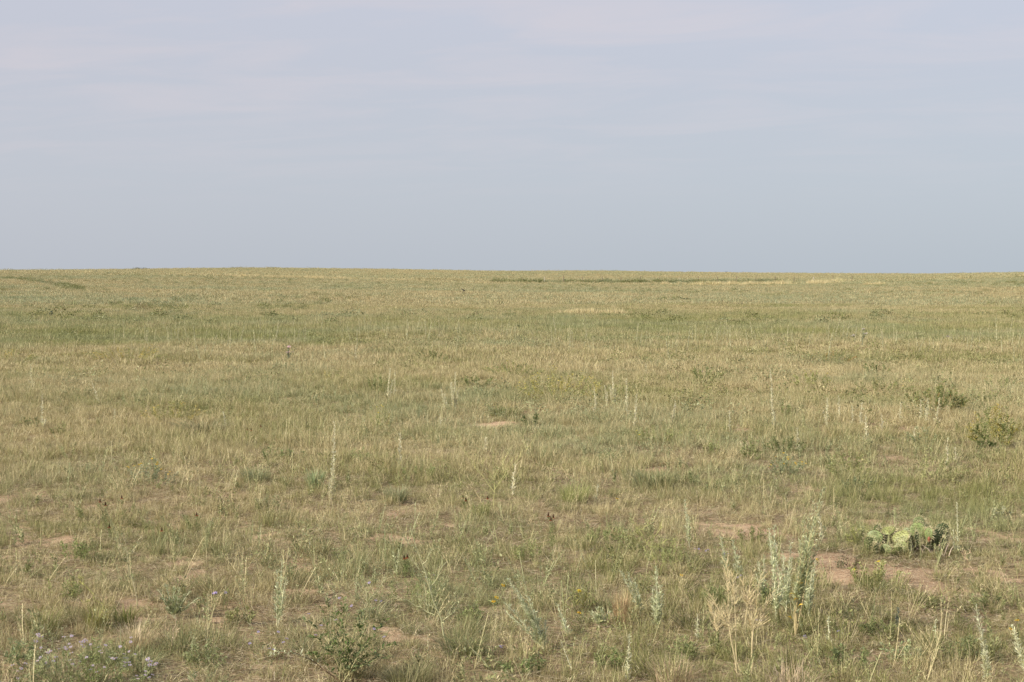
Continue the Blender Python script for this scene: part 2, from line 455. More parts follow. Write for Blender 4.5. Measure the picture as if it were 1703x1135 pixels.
put('low_prairie_grass', C_NEAR2, x[keep], y[keep], len(NEAR2), 0.8, 1.3, 'matted tan prairie grass beyond the cactus', tilt=.2, zmul=0.1 + 1.85 * fbm(x[keep], y[keep], 0.6, 151, 2))
MID = [blades(260, 0.26, (0.05, 0.15), 0.0048, (0.4, 0.25), (0.6, 0.5), seg=2) for _ in range(6)]
C_MID = proto_coll('grass_patch', MID, M_GRASS)
x, y = field(15, 28, 85, 4)
put('middle_grass', C_MID, x, y, len(MID), 0.8, 1.3, 'tan and green grass in the middle distance', zmul=0.15 + 1.7 * fbm(x, y, 1.2, 161, 3) + 0.5 * sm(40, 46, y) * (1 - sm(66, 75, y)))
FAR = [blades(260, 0.65, (0.06, 0.16), 0.012, (0.4, 0.25), (0.5, 0.4), seg=2, bright=(0.1, 0.85)) for _ in range(6)]
C_FAR = proto_coll('distant_grass_patch', FAR, M_GRASS)
x, y = field(2.2, 85, 240, 8)
put('distant_grass', C_FAR, x, y, len(FAR), 0.8, 1.4, 'distant tan grassland rising gently to the skyline', grey=.8)
VF = [blades(200, 1.8, (0.08, 0.20), 0.035, (0.4, 0.2), (0.4, 0.4), seg=2, bright=(0.2, 0.8)) for _ in range(4)]
C_VF = proto_coll('skyline_grass_patch', VF, M_GRASS)
x, y = field(0.22, 240, 760, 20)
put('skyline_grass', C_VF, x, y, len(VF), 0.8, 1.4, 'faint grass on the far ridge along the horizon', grey=.7)
# scattered darker and paler tufts that fleck the distance
FK = [blades(90, 0.30, (0.10, 0.30), 0.020, (0.5, 0.3), (0.4, 0.4), seg=2) for _ in range(4)]
C_FK = proto_coll('distant_tuft', FK, M_GRASS)
x, y = field(0.34, 45, 330, 8)
k = (fbm(x, y, 14, 301, 3) > .47); x, y = x[k], y[k]
sel = RG.uniform(0, 1, len(x)) < .6
put('distant_green_tufts', C_FK, x[sel], y[sel], 4, 0.5, 1.3, 'darker green tufts flecking the distant grassland', g_off=.45)
put('distant_pale_tufts', C_FK, x[~sel], y[~sel], 4, 0.4, 1.1, 'paler straw tufts flecking the distant grassland', g_off=-.5)
# taller seed grass and dead straw
SEED = [seeded(7, 0.22) for _ in range(4)]
C_SEED = proto_coll('seed_grass_tuft', SEED, M_GRASS)
x, y = field(9, 4.8, 30, 2.5)
keep = RG.uniform(0, 1, len(x)) > bare(x, y) * 0.8 + 0.3 + 1.2 * (fbm(x, y, 2.2, 171, 2) - 0.5)
put('seed_grass', C_SEED, x[keep], y[keep], len(SEED), 0.5, 1.1, 'thin straw coloured grass stems carrying small seed heads', tilt=.3)
LIT = [blades(110, 0.15, (0.02, 0.09), 0.0015, (0, 0), (0, 0), flat=True) for _ in range(5)]
C_LIT = proto_coll('litter_patch', LIT, M_LITTER)
x, y = field(48, 4.6, 16, 2.0)
keep = RG.uniform(0, 1, len(x)) > bare(x, y) * 0.45
o = put('straw_litter', C_LIT, x[keep], y[keep], len(LIT), 0.7, 1.3, 'fallen dead straw and twigs lying over the soil', tilt=0.04)
o['category'] = 'straw'
TF = [join([blades(100, .04, (.07, .17), .0022, (.45, .25), (.7, .4), dry=(0, .45), bright=(0, .45)), blades(50, .05, (.04, .12), .002, (.6, .3), (.8, .4), dry=(.3, 1))]) for _ in range(5)]  # low blade brightness also paints contact shade of the grass hollows
C_TF = proto_coll('coarse_tuft', TF, M_GRASS)
x, y = field(5.5, 4.6, 28, 2.0)
keep = (fbm(x, y, 1.3, 321, 3) + .10 * (1 - sm(7, 11, y)) > .49) & (RG.uniform(0, 1, len(x)) > bare(x, y) * .9)
put('coarse_grass', C_TF, x[keep], y[keep], len(TF), .5, 1.1, 'coarser darker green tufts dotted through the near grass', g_off=.2, tilt=.2)
TB = [join([blades(130, .05, (.10, .24), .0024, (.5, .3), (.8, .5), dry=(0, .5), bright=(0, .4)), blades(45, .06, (.08, .2), .002, (.6, .3), (.9, .5), dry=(.5, 1), bright=(.4, 1))]) for _ in range(4)]  # dark blades also stand for shaded hollows along the nearest ground
C_TB = proto_coll('rank_tuft', TB, M_GRASS)
x, y = field(5.5, 4.6, 11, 2.0)
keep = (fbm(x, y, .9, 331, 3) - .10 * sm(7.5, 11, y) > .44) & (RG.uniform(0, 1, len(x)) > bare(x, y))
put('rank_grass', C_TB, x[keep], y[keep], len(TB), .5, 1.1, 'longer bent grass in dark rooted clumps along the nearest ground', g_off=.1, tilt=.25)
def crumb(n, R_):
    V = []; T = []
    octo = np.array([[1, 0, 0], [-1, 0, 0], [0, 1, 0], [0, -1, 0], [0, 0, 1], [0, 0, -1]], float)
    ft = np.array([[0, 2, 4], [2, 1, 4], [1, 3, 4], [3, 0, 4], [2, 0, 5], [1, 2, 5], [3, 1, 5], [0, 3, 5]])
    for i in range(n):
        a = RG.uniform(0, 2 * PI); r = R_ * math.sqrt(RG.uniform(0, 1)); k = RG.uniform(.001, .0035) if RG.uniform(0, 1) < .93 else RG.uniform(.0035, .006)
        V.append(octo * k * RG.uniform(.6, 1.2, (6, 3)) + [r * math.cos(a), r * math.sin(a), k * .3]); T.append(ft + 6 * i)
    V = np.vstack(V); rr = np.stack([np.zeros(n), RG.uniform(0.2, 1, n), np.zeros(n)], 1)
    return V, np.zeros((0, 4), int), np.vstack(T), np.repeat(rr, 6, 0)
def crumb_material():
    m, nt, N, L = nodes_of('soil_crumb'); a = nd(nt, 'ShaderNodeAttribute', attribute_name='rnd')
    sep = nd(nt, 'ShaderNodeSeparateColor'); L.new(a.outputs['Color'], sep.inputs[0])
    leaf_shader(nt, ramp(nt, sep.outputs[1], [(0, (0.14, 0.09, 0.06)), (0.5, (0.33, 0.22, 0.145)), (1, (0.48, 0.34, 0.23))]), 0.0, .9, .1)
    return m
C_CR = proto_coll('soil_crumb', [crumb(40, .12) for _ in range(4)], crumb_material())
x, y = field(40, 4.6, 16, 2.0)
keep = bare(x, y) > .25
o = put('soil_crumbs', C_CR, x[keep], y[keep], 4, .7, 1.4, 'small clods and pebbles strewn on the bare reddish soil', tilt=.02); o['category'] = 'pebbles'
def herb_proto(ns, H, L, w, nl, dry):
    """a few slender upright stems set with narrow leaves"""
    parts = []
    for s_ in range(ns):
        a = RG.uniform(0, 2 * PI); ln = RG.uniform(0, .45); h = H * RG.uniform(.5, 1)
        t = RG.uniform(.1, 1, nl); bx = np.stack([np.cos(a) * ln * h * t ** 1.4, np.sin(a) * ln * h * t ** 1.4, h * t], 1)
        an = RG.uniform(0, 2 * PI, nl); d = np.stack([np.cos(an), np.sin(an), RG.uniform(.3, 1.4, nl)], 1); d /= np.linalg.norm(d, axis=1)[:, None]
        q = np.cross(d, RG.normal(0, 1, (nl, 3))); q /= np.linalg.norm(q, axis=1)[:, None]
        l = (L * RG.uniform(.5, 1.1, nl) * (1.1 - .5 * t))[:, None]; ww = w / 2
        V = np.stack([bx, bx + d * l * .5 + q * ww, bx + d * l, bx + d * l * .5 - q * ww], 1).reshape(-1, 3)
        Q = (np.arange(nl) * 4)[:, None] + np.array([[0, 1, 2, 3]])
        r3 = np.stack([RG.uniform(dry[0], dry[1], nl), RG.uniform(.1, 1, nl), np.zeros(nl)], 1)
        parts.append((V, Q, np.zeros((0, 3), int), np.repeat(r3[:, None], 4, 1).reshape(-1, 3)))
        tt = np.linspace(0, 1, 6); c = np.stack([np.cos(a) * ln * h * tt ** 1.4, np.sin(a) * ln * h * tt ** 1.4, h * tt], 1)
        sv = np.array([[-math.sin(a), math.cos(a), 0]]) * .0013
        V = np.stack([c - sv, c + sv], 1).reshape(-1, 3); Q = np.array([[2 * i, 2 * i + 1, 2 * i + 3, 2 * i + 2] for i in range(5)])
        parts.append((V, Q, np.zeros((0, 3), int), np.tile([[.8, .8, 0]], (12, 1))))
    return join(parts)
HB = [herb_proto(3, .20, .022, .0045, 26, (0, .7)) for _ in range(4)] + [herb_proto(2, .26, .018, .003, 34, (0, .9)) for _ in range(3)] + [herb_proto(4, .12, .03, .006, 18, (0, .5)) for _ in range(3)]
C_HB = proto_coll('herb', HB, M_GRASS)
x, y = field(15, 4.6, 26, 2.0)
keep = (fbm(x, y, 1.1, 311, 3) + .09 * (1 - sm(7, 11, y)) > .50) & (RG.uniform(0, 1, len(x)) > bare(x, y))
x, y = x[keep], y[keep]
o = put('mixed_herbs', C_HB, x, y, len(HB), .6, 1.25, 'slender grey green and green herbs standing among the near grass', g_off=.35, grey=.35, tilt=.2); o['category'] = 'herbs'

# ------------------------------------------------------------------ plant builders (all local, base at the origin)
SAGE = (0.54, 0.57, 0.36); SAGE_PALE = (0.66, 0.66, 0.45); OLIVE = (0.20, 0.22, 0.09); GREEN = (0.13, 0.18, 0.055)
DARKG = (0.075, 0.105, 0.04); YGREEN = (0.30, 0.31, 0.09); TAN = (0.55, 0.43, 0.25); STRAW = (0.62, 0.54, 0.36); BROWN = (0.20, 0.12, 0.07)
PURPLE = (0.36, 0.29, 0.62); YELLOW = (0.80, 0.55, 0.06)

def spine_curve(H, lean, bend=0.0, n=8, wob=0.02, start=(0, 0, 0)):
    a = Vector(start); pts = []
    ax = random.uniform(-1, 1) * wob * H; ay = random.uniform(-1, 1) * wob * H
    for i in range(n + 1):
        t = i / n
        pts.append(a + Vector((lean[0] * t + bend * t * t + ax * math.sin(t * 5.0), lean[1] * t + ay * math.sin(t * 4.0 + 1), H * t)))
    return pts

def at_t(pts, t):
    f = t * (len(pts) - 1); i = min(int(f), len(pts) - 2); return pts[i].lerp(pts[i + 1], f - i), (pts[i + 1] - pts[i]).normalized()

def sage_stem(root, H, lean, bend=0.0, c=SAGE, cs=SAGE_PALE, n=None, L=0.035, w=0.010, bare_low=0.12, clump=1.0, start=(0, 0, 0), r=0.0028, up=0.9):
    """one leafy upright stem (part) with its foliage (sub-part)"""
    pts = spine_curve(H, lean, bend, start=start)
    m = MB(); m.tube(pts, [r * (1 - 0.7 * i / 8) for i in range(9)], cs, 4)
    st = m.build('stem', M_STEM, root)
    f = MB(); n = n or int(190 * H / 0.5 * clump)
    for i in range(n):
        t = bare_low + (1 - bare_low) * random.random()
        p, d = at_t(pts, t)
        a = random.uniform(0, 2 * PI)
        out = Vector((math.cos(a), math.sin(a), 0))
        dd = out * random.uniform(0.35, 1.0) + d * random.uniform(0.5, 1.3) * up
        k = (1 - 0.55 * t) * random.uniform(0.55, 1.2)
        p = p + out * random.uniform(0, 0.006)
        f.leaf(p, dd, L * k, w * k * random.uniform(0.7, 1.2), jit(c, 0.28), droop=random.uniform(-0.1, 0.25))
    f.build('foliage', M_LEAF, st)
    return st

def leafy_stem(root, pts, n, L, w, c, cs, r=0.003, tmin=0.25, name='stem', flowers=None, fcol=None, fr=0.009):
    m = MB(); k = len(pts) - 1; m.tube(pts, [r * (1 - 0.65 * i / k) for i in range(k + 1)], cs, 4)
    st = m.build(name, M_STEM, root); f = MB()
    for i in range(n):
        t = tmin + (1 - tmin) * random.random(); p, d = at_t(pts, t); a = random.uniform(0, 2 * PI)
        dd = Vector((math.cos(a), math.sin(a), random.uniform(0.0, 0.9))) + d * 0.5
        s = random.uniform(0.5, 1.15)
        f.leaf(p + Vector((random.uniform(-1, 1), random.uniform(-1, 1), 0)) * 0.01, dd, L * s, w * s, jit(c, 0.3), droop=random.uniform(0, 0.4))
    f.build('foliage', M_LEAF, st)
    return st

def flower_head(root, p, r, pet, ctr, n=8, face=None, droop=0.0):
    m = MB(); p = Vector(p); up = Vector(face or (random.uniform(-.4, .4), random.uniform(-.7, 0), 1)).normalized()
    a = up.cross(Vector((1, 0.2, 0))).normalized(); b = up.cross(a)
    for i in range(n):
        t = 2 * PI * i / n + random.uniform(-.15, .15); d = a * math.cos(t) + b * math.sin(t); q = d.cross(up)
        m.add([p, p + d * r * .55 + q * r * .24 + up * r * 0.1, p + d * r - up * r * droop, p + d * r * .55 - q * r * .24 + up * r * 0.1], [(0, 1, 2, 3)], jit(pet, .12))
    vs = [p + up * r * 0.28] ; k = 6
    for i in range(k):
        t = 2 * PI * i / k; vs.append(p + (a * math.cos(t) + b * math.sin(t)) * r * .28 + up * r * .05)
    m.add(vs, [(0, 1 + i, 1 + (i + 1) % k) for i in range(k)], ctr)
    return m.build('flower', M_PETAL, root)

def arch(a, b, sag=0.0, n=6, wob=0.01):
    a = Vector(a); b = Vector(b); out = []
    for i in range(n + 1):
        t = i / n; p = a.lerp(b, t) + Vector((0, 0, sag * 4 * t * (1 - t)))
        if 0 < i < n: p += Vector((random.uniform(-1, 1), random.uniform(-1, 1), random.uniform(-1, 1))) * wob
        out.append(p)
    return out

def P(px, py):
    """root position and metres per photograph pixel there"""
    x, y, z = ray(px, py)
    return Vector((x, y, z)), math.hypot(x, y) / F * 1.0

# ---- kinds.  Every function takes photograph pixels for the foot and the top
def stalk(px, py, tx, ty, label, cat='stalk', group=None, fat=1.0, c=SAGE, side=0, name='silver_stalk', cs=SAGE_PALE, L=0.035, clump=1.0, bare_low=0.12, up=0.9, w=0.010):
    loc, k = P(px, py); H = (py - ty) * k; lean = (tx - px) * k
    root = thing(name, loc); lean += random.uniform(-.05, .05) * H
    sage_stem(root, H, (lean, random.uniform(-.05, .05) * H), c=c, cs=cs, clump=clump * fat, L=L, bare_low=bare_low, up=up, w=w)
    for i in range(side + (2 if H < .9 and side == 0 else 0)):
        h = H * (random.uniform(0.4, 0.8) if i < side else random.uniform(.15, .35))
        sage_stem(root, h, (lean * h / H + random.uniform(-.12, .12) * H, random.uniform(-.1, .1) * H), c=c, cs=cs, clump=clump * fat, L=L, bare_low=bare_low, up=up, w=w)
    return tag(root, label, cat, group)

def fan(px, py, tips, label, c=SAGE, clump=1.2, name='sage_plant', L=0.035, cat='sage', cs=SAGE_PALE, w=0.010, group=None, r=0.0028):
    loc, k = P(px, py); root = thing(name, loc)
    for (tx, ty) in tips:
        H = (py - ty) * k; ln = (tx - px) * k
        sage_stem(root, H, (ln * 0.8, random.uniform(-.15, .12) * max(H, .1)), bend=ln * 0.2, c=c, clump=clump, L=L, cs=cs, w=w, r=r)
    return tag(root, label, cat, group)

def bush(px, py, wpx, hpx, label, c=GREEN, nst=12, nl=60, L=0.035, w=0.011, cs=OLIVE, flowers=0, fcol=YELLOW, fr=0.012, name='leafy_bush', cat='bush', group=None, c2=None, tmin=0.25, depth=0.6, ctr=(0.5, 0.33, 0.05), petals=7, up=0.55):
    loc, k = P(px, py); root = thing(name, loc); W = wpx * k / 2; H = hpx * k
    tips = []
    for i in range(nst):
        u = random.uniform(-1, 1); v = random.uniform(-1, 1) * depth
        h = H * max(0.35, (1 - 0.45 * u * u)) * random.uniform(up, 1.0)
        foot = W * u * random.uniform(.35, .8); tip = Vector((W * u, W * v, h)); pts = arch(Vector((foot, W * v * .6, -.02)), tip, sag=H * 0.04, wob=H * 0.06)
        cq = c2 if (c2 and random.random() < 0.4) else c
        leafy_stem(root, pts, int(nl * 1.25), L * .85, w * .75, (cq[0] * 1.22 + .015, cq[1] * 1.2 + .015, cq[2] * 1.12 + .005), (cs[0] * 1.3, cs[1] * 1.3, cs[2] * 1.3), r=0.0018, tmin=tmin)
        tips.append(tip)
    for i in range(flowers):
        t = random.choice(tips) + Vector((random.uniform(-1, 1), random.uniform(-1, 1), random.uniform(-.6, 1))) * W * 0.12
        flower_head(root, t, fr * random.uniform(.8, 1.2), fcol, ctr, petals)
    return tag(root, label, cat, group)

def branch_weed(px, py, tx, ty, branches, label, c=(0.42, 0.42, 0.24), leafc=OLIVE, name='branching_weed', cat='weed', r=0.0032, nl=10, ends=True, L=0.022):
    """a long bare stem with thin side branches: branches = [(t, dx, dy in pixels)]"""
    loc, k = P(px, py); root = thing(name, loc); top = Vector(((tx - px) * k, random.uniform(-.04, .04), (py - ty) * k))
    pts = arch((0, 0, 0), top, wob=0.008, n=8)
    leafy_stem(root, pts, nl * 2, L, 0.004, leafc, c, r=r, tmin=0.3)
    for (t, dx, dy) in branches:
        p, d = at_t(pts, t); q = p + Vector((dx * k, random.uniform(-.08, .08), -dy * k))
        br = arch(p, q, sag=-0.01, wob=0.007, n=6)
        leafy_stem(root, br, nl, L * .9, 0.004, leafc, c, r=r * 0.65, tmin=0.15, name='branch')
        m = MB()
        for j in range(7 if ends else 0):
            pp, dd = at_t(br, random.uniform(.3, 1)); e = pp + (dd * random.uniform(.3, 1) + Vector((random.uniform(-1, 1), random.uniform(-1, 1), random.uniform(.0, 1)))) * (q - p).length * 0.22
            m.tube([pp, pp.lerp(e, .5) + Vector((0, 0, .003)), e], [r * .3, r * .25, r * .15], jit(c), 3)
        if ends: m.build('twigs', M_STEM, root)
    return tag(root, label, cat)

def dry_weed(px, py, stems, label, c=(0.54, 0.46, 0.27)):
    """tan dead weed: stems = [(fork px, fork py, tip px, tip py)], each ending in a brush of fine upright twigs"""
    loc, k = P(px, py); root = thing('dead_weed', loc)
    for (fx, fy, tx, ty) in stems:
        a = Vector(((fx - px) * k, random.uniform(-.02, .02), (py - fy) * k)); b = Vector(((tx - px) * k, random.uniform(-.05, .05), (py - ty) * k))
        pts = arch((0, 0, 0), a, wob=0.004, n=4)[:-1] + arch(a, b, wob=0.004, n=6)
        m = MB(); m.tube(pts, [0.0028 - 0.002 * i / (len(pts) - 1) for i in range(len(pts))], c, 5); st = m.build('stem', M_STEM, root)
        f = MB(); n = len(pts) - 1
        for j in range(72):
            t = random.uniform(0.38, 1.0); p, d = at_t(pts, t); an = random.uniform(0, 2 * PI)
            out = Vector((math.cos(an), math.sin(an), 0)); Lb = random.uniform(.02, .055) * (1.25 - 0.5 * t)
            e = p + (d * 1.0 + out * random.uniform(.3, 1.0)) * Lb
            mid = p.lerp(e, .5) + out * Lb * .10
            f.tube([p, mid, e], [0.0009, 0.0008, 0.0004], jit(c, .3), 3)
        f.build('twigs', M_STEM, st)
    return tag(root, label, 'weed')

def tuft(px, py, hpx, wpx, label, c=(0.5, 0.40, 0.22), n=90, name='grass_tuft', spread=0.5, group=None, w=0.0028):
    if c[0] < .25: c = (c[0] * 1.3 + .02, c[1] * 1.3 + .02, c[2] * 1.2)
    spread *= .9; n = int(n * 1.5); w *= .75
    loc, k = P(px, py); H = hpx * k; W = wpx * k / 2; m = MB()
    for i in range(n):
        a = random.uniform(0, 2 * PI); r0 = W * 0.5 * math.sqrt(random.random())
        b = Vector((r0 * math.cos(a), r0 * math.sin(a), -.01)); a2 = a + random.uniform(-.8, .8); q = W * random.uniform(.1, 1) * spread * 2
        t = Vector((b.x + q * math.cos(a2), b.y + q * math.sin(a2), H * random.uniform(.5, 1))); mid = b.lerp(t, .5) + Vector((0, 0, H * .12)) - Vector((math.cos(a2), math.sin(a2), 0)) * q * .15
        s = Vector((math.cos(a2 + 1.4), math.sin(a2 + 1.4), 0)) * w / 2
        m.add([b - s, b + s, mid + s * .9, mid - s * .9, t], [(0, 1, 2, 3), (3, 2, 4)], jit(c, .3) if random.random() < .62 else jit(((c[0] + .42) / 2, (c[1] + .36) / 2, (c[2] + .2) / 2), .3))
    o = m.build(name, M_LEAF); o.location = loc
    return tag(o, label, 'grass tuft', group)

def coneflower(px, py, heads, label, red=(0.33, 0.09, 0.035), fol=GREEN, feather=True):
    """feathery green plant with dark red drooping flower heads at heads = [(px, py)]"""
    loc, k = P(px, py); root = thing('coneflower', loc)
    for (hx, hy) in heads:
        tip = Vector(((hx - px) * k, random.uniform(-.05, .02), (py - hy) * k)); pts = arch((0, 0, 0), tip, wob=.006, n=7)
        leafy_stem(root, pts, 46 if feather else 12, 0.045, 0.0035, fol, OLIVE, r=0.0018, tmin=0.03)
        fl = MB(); r = 0.0125
        for i in range(6):
            t = 2 * PI * i / 6 + .3; d = Vector((math.cos(t), math.sin(t), 0)); q = Vector((-d.y, d.x, 0))
            fl.add([tip, tip + d * r * .6 + q * r * .35 - Vector((0, 0, r * .1)), tip + d * r - Vector((0, 0, r * .6)), tip + d * r * .6 - q * r * .35 - Vector((0, 0, r * .1))], [(0, 1, 2, 3)], jit(red, .3))
        f = fl.build('flower', M_PETAL, root)
        cn = MB(); cn.tube([tip - Vector((0, 0, .004)), tip + Vector((0, 0, .008)), tip + Vector((0, 0, .02))], [.005, .005, .002], (0.09, 0.04, 0.025), 7); cn.build('seed_cone', M_PETAL, f)
    return tag(root, label, 'flower')

exec_after = []

# ------------------------------------------------------------------ the prickly pear
def pad(root, c, rx, rz, yaw, tilt, lean, shade, spines=True):
    """one flattened obovate pad; c is its centre, yaw turns it about the vertical, tilt rolls it sideways"""
    rot = Matrix.Rotation(yaw, 4, 'Z') @ Matrix.Rotation(lean, 4, 'X') @ Matrix.Rotation(tilt, 4, 'Y')
    M = Matrix.Translation(c) @ rot
    nu, nv = 26, 16; th = rx * 0.13; vs = []; fs = []; cs = []
    def outline(a):
        z = math.sin(a); x = math.cos(a)
        return x * rx * (1 + 0.16 * z), z * rz
    for j in range(nv + 1):
        b = -PI / 2 + PI * j / nv
        for i in range(nu):
            a = 2 * PI * i / nu; X, Z = outline(a); q = math.cos(b)
            vs.append(M @ Vector((X * q, math.sin(b) * th * (1.0 + 0.10 * math.sin(a * 3)), Z * q)))
            e = 0.72 + 0.5 * vnx(X * q * 40 + c[0] * 70, Z * q * 40)
            rim = 1.0
            cs.append((shade[0] * e * rim, shade[1] * e, shade[2] * e))
    for j in range(nv):
        for i in range(nu):
            fs.append((j * nu + i, j * nu + (i + 1) % nu, (j + 1) * nu + (i + 1) % nu, (j + 1) * nu + i))
    m = MB(); m.add(vs, fs, cs)
    p = m.build('pad', M_PAD, root, smooth=True)
    s = MB(); step = 0.0165
    def cluster(X, Y, Z, nrm, long=1.0):
        b = M @ Vector((X, Y, Z)); n = (rot.to_3x3() @ Vector(nrm)).normalized()
        s.tube([b - n * .001, b + n * .003], [.0030, .0016], (0.20, 0.17, 0.08), 5)
        for q in range(4):
            d = (n + Vector((random.uniform(-1, 1), random.uniform(-1, 1), random.uniform(-1, .8))) * 0.75).normalized()
            L = random.uniform(.008, .022) * long
            s.tube([b, b + d * L], [.0010, .0004], jit((0.46, 0.42, 0.24), .3), 3)
    r = -rz
    row = 0
    while r < rz:
        X = -rx + (row % 2) * step * .5
        while X < rx:
            a2 = (X / rx) ** 2 + (r / rz) ** 2
            if a2 < .86:
                Y = th * math.sqrt(max(0, 1 - a2)) * 0.98
                jx = X + random.uniform(-.002, .002); jz = r + random.uniform(-.002, .002)
                cluster(jx, -Y, jz, (jx * .5 / rx, -1, jz * .5 / rz)); cluster(jx, Y, jz, (jx * .5 / rx, 1, jz * .5 / rz))
            X += step
        r += step * .85; row += 1
    for i in range(22):
        a = 2 * PI * i / 22; X, Z = outline(a)
        if Z > -rz * .6: cluster(X, 0, Z, (math.cos(a), 0, math.sin(a)), 1.25)
    s.build('spines', M_SPINE, p)
    return p
def vnx(a, b): return float(vn(np.array([a]), np.array([b]), 1.0, 5)[0])

def cactus():
    loc, k = P(1520, 925); root = thing('prickly_pear_cactus', loc)
    lt = (0.20, 0.24, 0.09); md = (0.155, 0.195, 0.068); dk = (0.085, 0.12, 0.045); yl = (0.225, 0.25, 0.085); br = (0.24, 0.18, 0.10)  # lt and dk also put sunlit left and shaded right into pad colour
    D = [ # px, py, half width px, half height px, yaw deg, tilt deg, lean deg, depth m, shade
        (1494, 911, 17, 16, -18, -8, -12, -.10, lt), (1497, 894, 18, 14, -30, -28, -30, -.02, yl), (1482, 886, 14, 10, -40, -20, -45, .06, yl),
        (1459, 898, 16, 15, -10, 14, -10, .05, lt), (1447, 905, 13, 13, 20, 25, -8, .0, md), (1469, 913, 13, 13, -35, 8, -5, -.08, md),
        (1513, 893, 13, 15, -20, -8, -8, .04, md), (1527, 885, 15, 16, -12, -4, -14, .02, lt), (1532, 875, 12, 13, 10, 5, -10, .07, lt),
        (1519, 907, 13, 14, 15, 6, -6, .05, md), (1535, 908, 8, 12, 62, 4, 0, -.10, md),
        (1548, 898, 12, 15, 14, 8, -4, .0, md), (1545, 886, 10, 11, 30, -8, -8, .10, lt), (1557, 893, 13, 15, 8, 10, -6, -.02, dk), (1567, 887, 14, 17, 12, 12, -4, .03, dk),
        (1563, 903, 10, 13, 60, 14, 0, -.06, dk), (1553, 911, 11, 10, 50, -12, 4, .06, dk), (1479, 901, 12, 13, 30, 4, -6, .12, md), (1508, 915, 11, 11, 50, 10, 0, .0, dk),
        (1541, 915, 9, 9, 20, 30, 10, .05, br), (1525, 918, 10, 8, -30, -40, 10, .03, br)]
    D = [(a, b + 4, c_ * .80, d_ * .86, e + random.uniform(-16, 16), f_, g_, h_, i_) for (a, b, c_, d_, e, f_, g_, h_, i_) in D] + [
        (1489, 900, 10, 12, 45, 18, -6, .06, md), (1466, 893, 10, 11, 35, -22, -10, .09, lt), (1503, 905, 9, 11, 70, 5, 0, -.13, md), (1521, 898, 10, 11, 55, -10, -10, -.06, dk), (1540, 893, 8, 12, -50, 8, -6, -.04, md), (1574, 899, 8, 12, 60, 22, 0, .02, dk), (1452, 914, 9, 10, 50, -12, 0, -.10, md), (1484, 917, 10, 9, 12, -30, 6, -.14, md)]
    for (px, py, rx, rz, yaw, ti, le, dep, sh) in D:
        c = Vector(((px - 1520) * k, dep, max((925 - py) * k + 0.012, rz * k * .5)))
        pad(root, c, rx * k, rz * k, math.radians(yaw), math.radians(ti), math.radians(le), jit(sh, .08))
    m = MB()
    for i in range(26):
        a = random.uniform(0, 2 * PI); q = Vector((random.uniform(-.05, .18), random.uniform(-.16, .0), .02)); e = q + Vector((random.uniform(-.07, .07), random.uniform(-.05, .05), random.uniform(-.01, .08)))
        m.tube([q, q.lerp(e, .5) + Vector((0, 0, .01)), e], [.004, .003, .0015], jit((0.36, 0.29, 0.23), .4), 4)
    m.build('dead_stems', M_STEM, root)
    for (px, py) in ((1538, 900),):
        b = Vector(((px - 1520) * k, -.09, (925 - py) * k)); f = MB()
        f.tube([b, b + Vector((0, 0, .014)), b + Vector((0, -.003, .028)), b + Vector((0, -.003, .036))], [.005, .010, .010, .006], (0.25, 0.09, 0.05), 8); f.build('fruit', M_PAD, root, True)
    tag(root, 'clump of spiny green prickly pear pads beside a pink bare soil patch', 'cactus')
cactus()

# ------------------------------------------------------------------ foreground and middle plants, one by one
FL = PURPLE
# big sage spike and its neighbours, right foreground
def big_spike():
    loc, k = P(1323, 1062); root = thing('sagebrush', loc)
    for (tx, ty, cl, low) in ((1366, 812, 2.2, .22), (1352, 850, 2.0, .3), (1336, 868, 1.7, .25), (1372, 880, 1.4, .45), (1328, 905, 1.5, .25), (1345, 890, 1.6, .35), (1358, 838, 1.8, .3), (1341, 915, 1.2, .3), (1361, 872, 1.4, .4)):
        H = (1062 - ty) * k; ln = (tx - 1323) * k
        sage_stem(root, H, (ln * .35, random.uniform(-.05, .05)), bend=ln * .65, c=(0.52, 0.55, 0.33), cs=(0.44, 0.37, 0.20), clump=cl * .55, L=.042, w=.010, bare_low=low, r=.003, up=1.0)
    for (px, py) in ((1327, 975), (1322, 990), (1318, 1000), (1316, 1030), (1325, 1010)):
        m = MB(); p = Vector(((px - 1323) * k, -.015, (1062 - py) * k)); m.leaf(p, (random.uniform(-1, .6), -.4, .5), .045, .012, jit((0.75, 0.52, 0.08), .1)); m.build('yellowed_leaf', M_LEAF, root)
    tag(root, 'tallest dense green sage spike leaning right with yellowing lower leaves, left of the cactus', 'sage')
big_spike()
for (px, py, w_, lab) in [(1450, 926, 40, 'grass tuft hiding the feet of the left cactus pads'), (1478, 930, 44, 'dry grass tuft in front of the middle cactus pads'), (1508, 933, 40, 'dark grass tuft under the cactus beside the dead stems'), (1548, 934, 50, 'brownish grass tuft darkened for the shade at the right foot of the cactus'), (1580, 930, 36, 'grass tuft between the cactus and the silver stalk')]:
    tuft(px, py, 22, w_, lab, c=(0.30, 0.29, 0.13) if px < 1500 else (0.22, 0.20, 0.10), n=110, spread=.7)  # tufts towards the right carry the cactus's shade in a darker colour
fan(1290, 1030, [(1280, 880), (1290, 905), (1300, 925), (1312, 950)], 'pale grey sage with thin twisting stems just left of the tallest sage spike', clump=.9)
fan(1288, 955, [(1287, 874), (1281, 890)], 'short grey green sage tip with purple flowers behind the tan dead weeds', clump=1.1)
stalk(1230, 962, 1218, 898, 'grey leafy stem leaning left above the taller tan dead weed', clump=1.4)
stalk(1208, 950, 1196, 893, 'thin grey sage stem leaning left beside bare pale ground, above the dead weeds', clump=1.2)
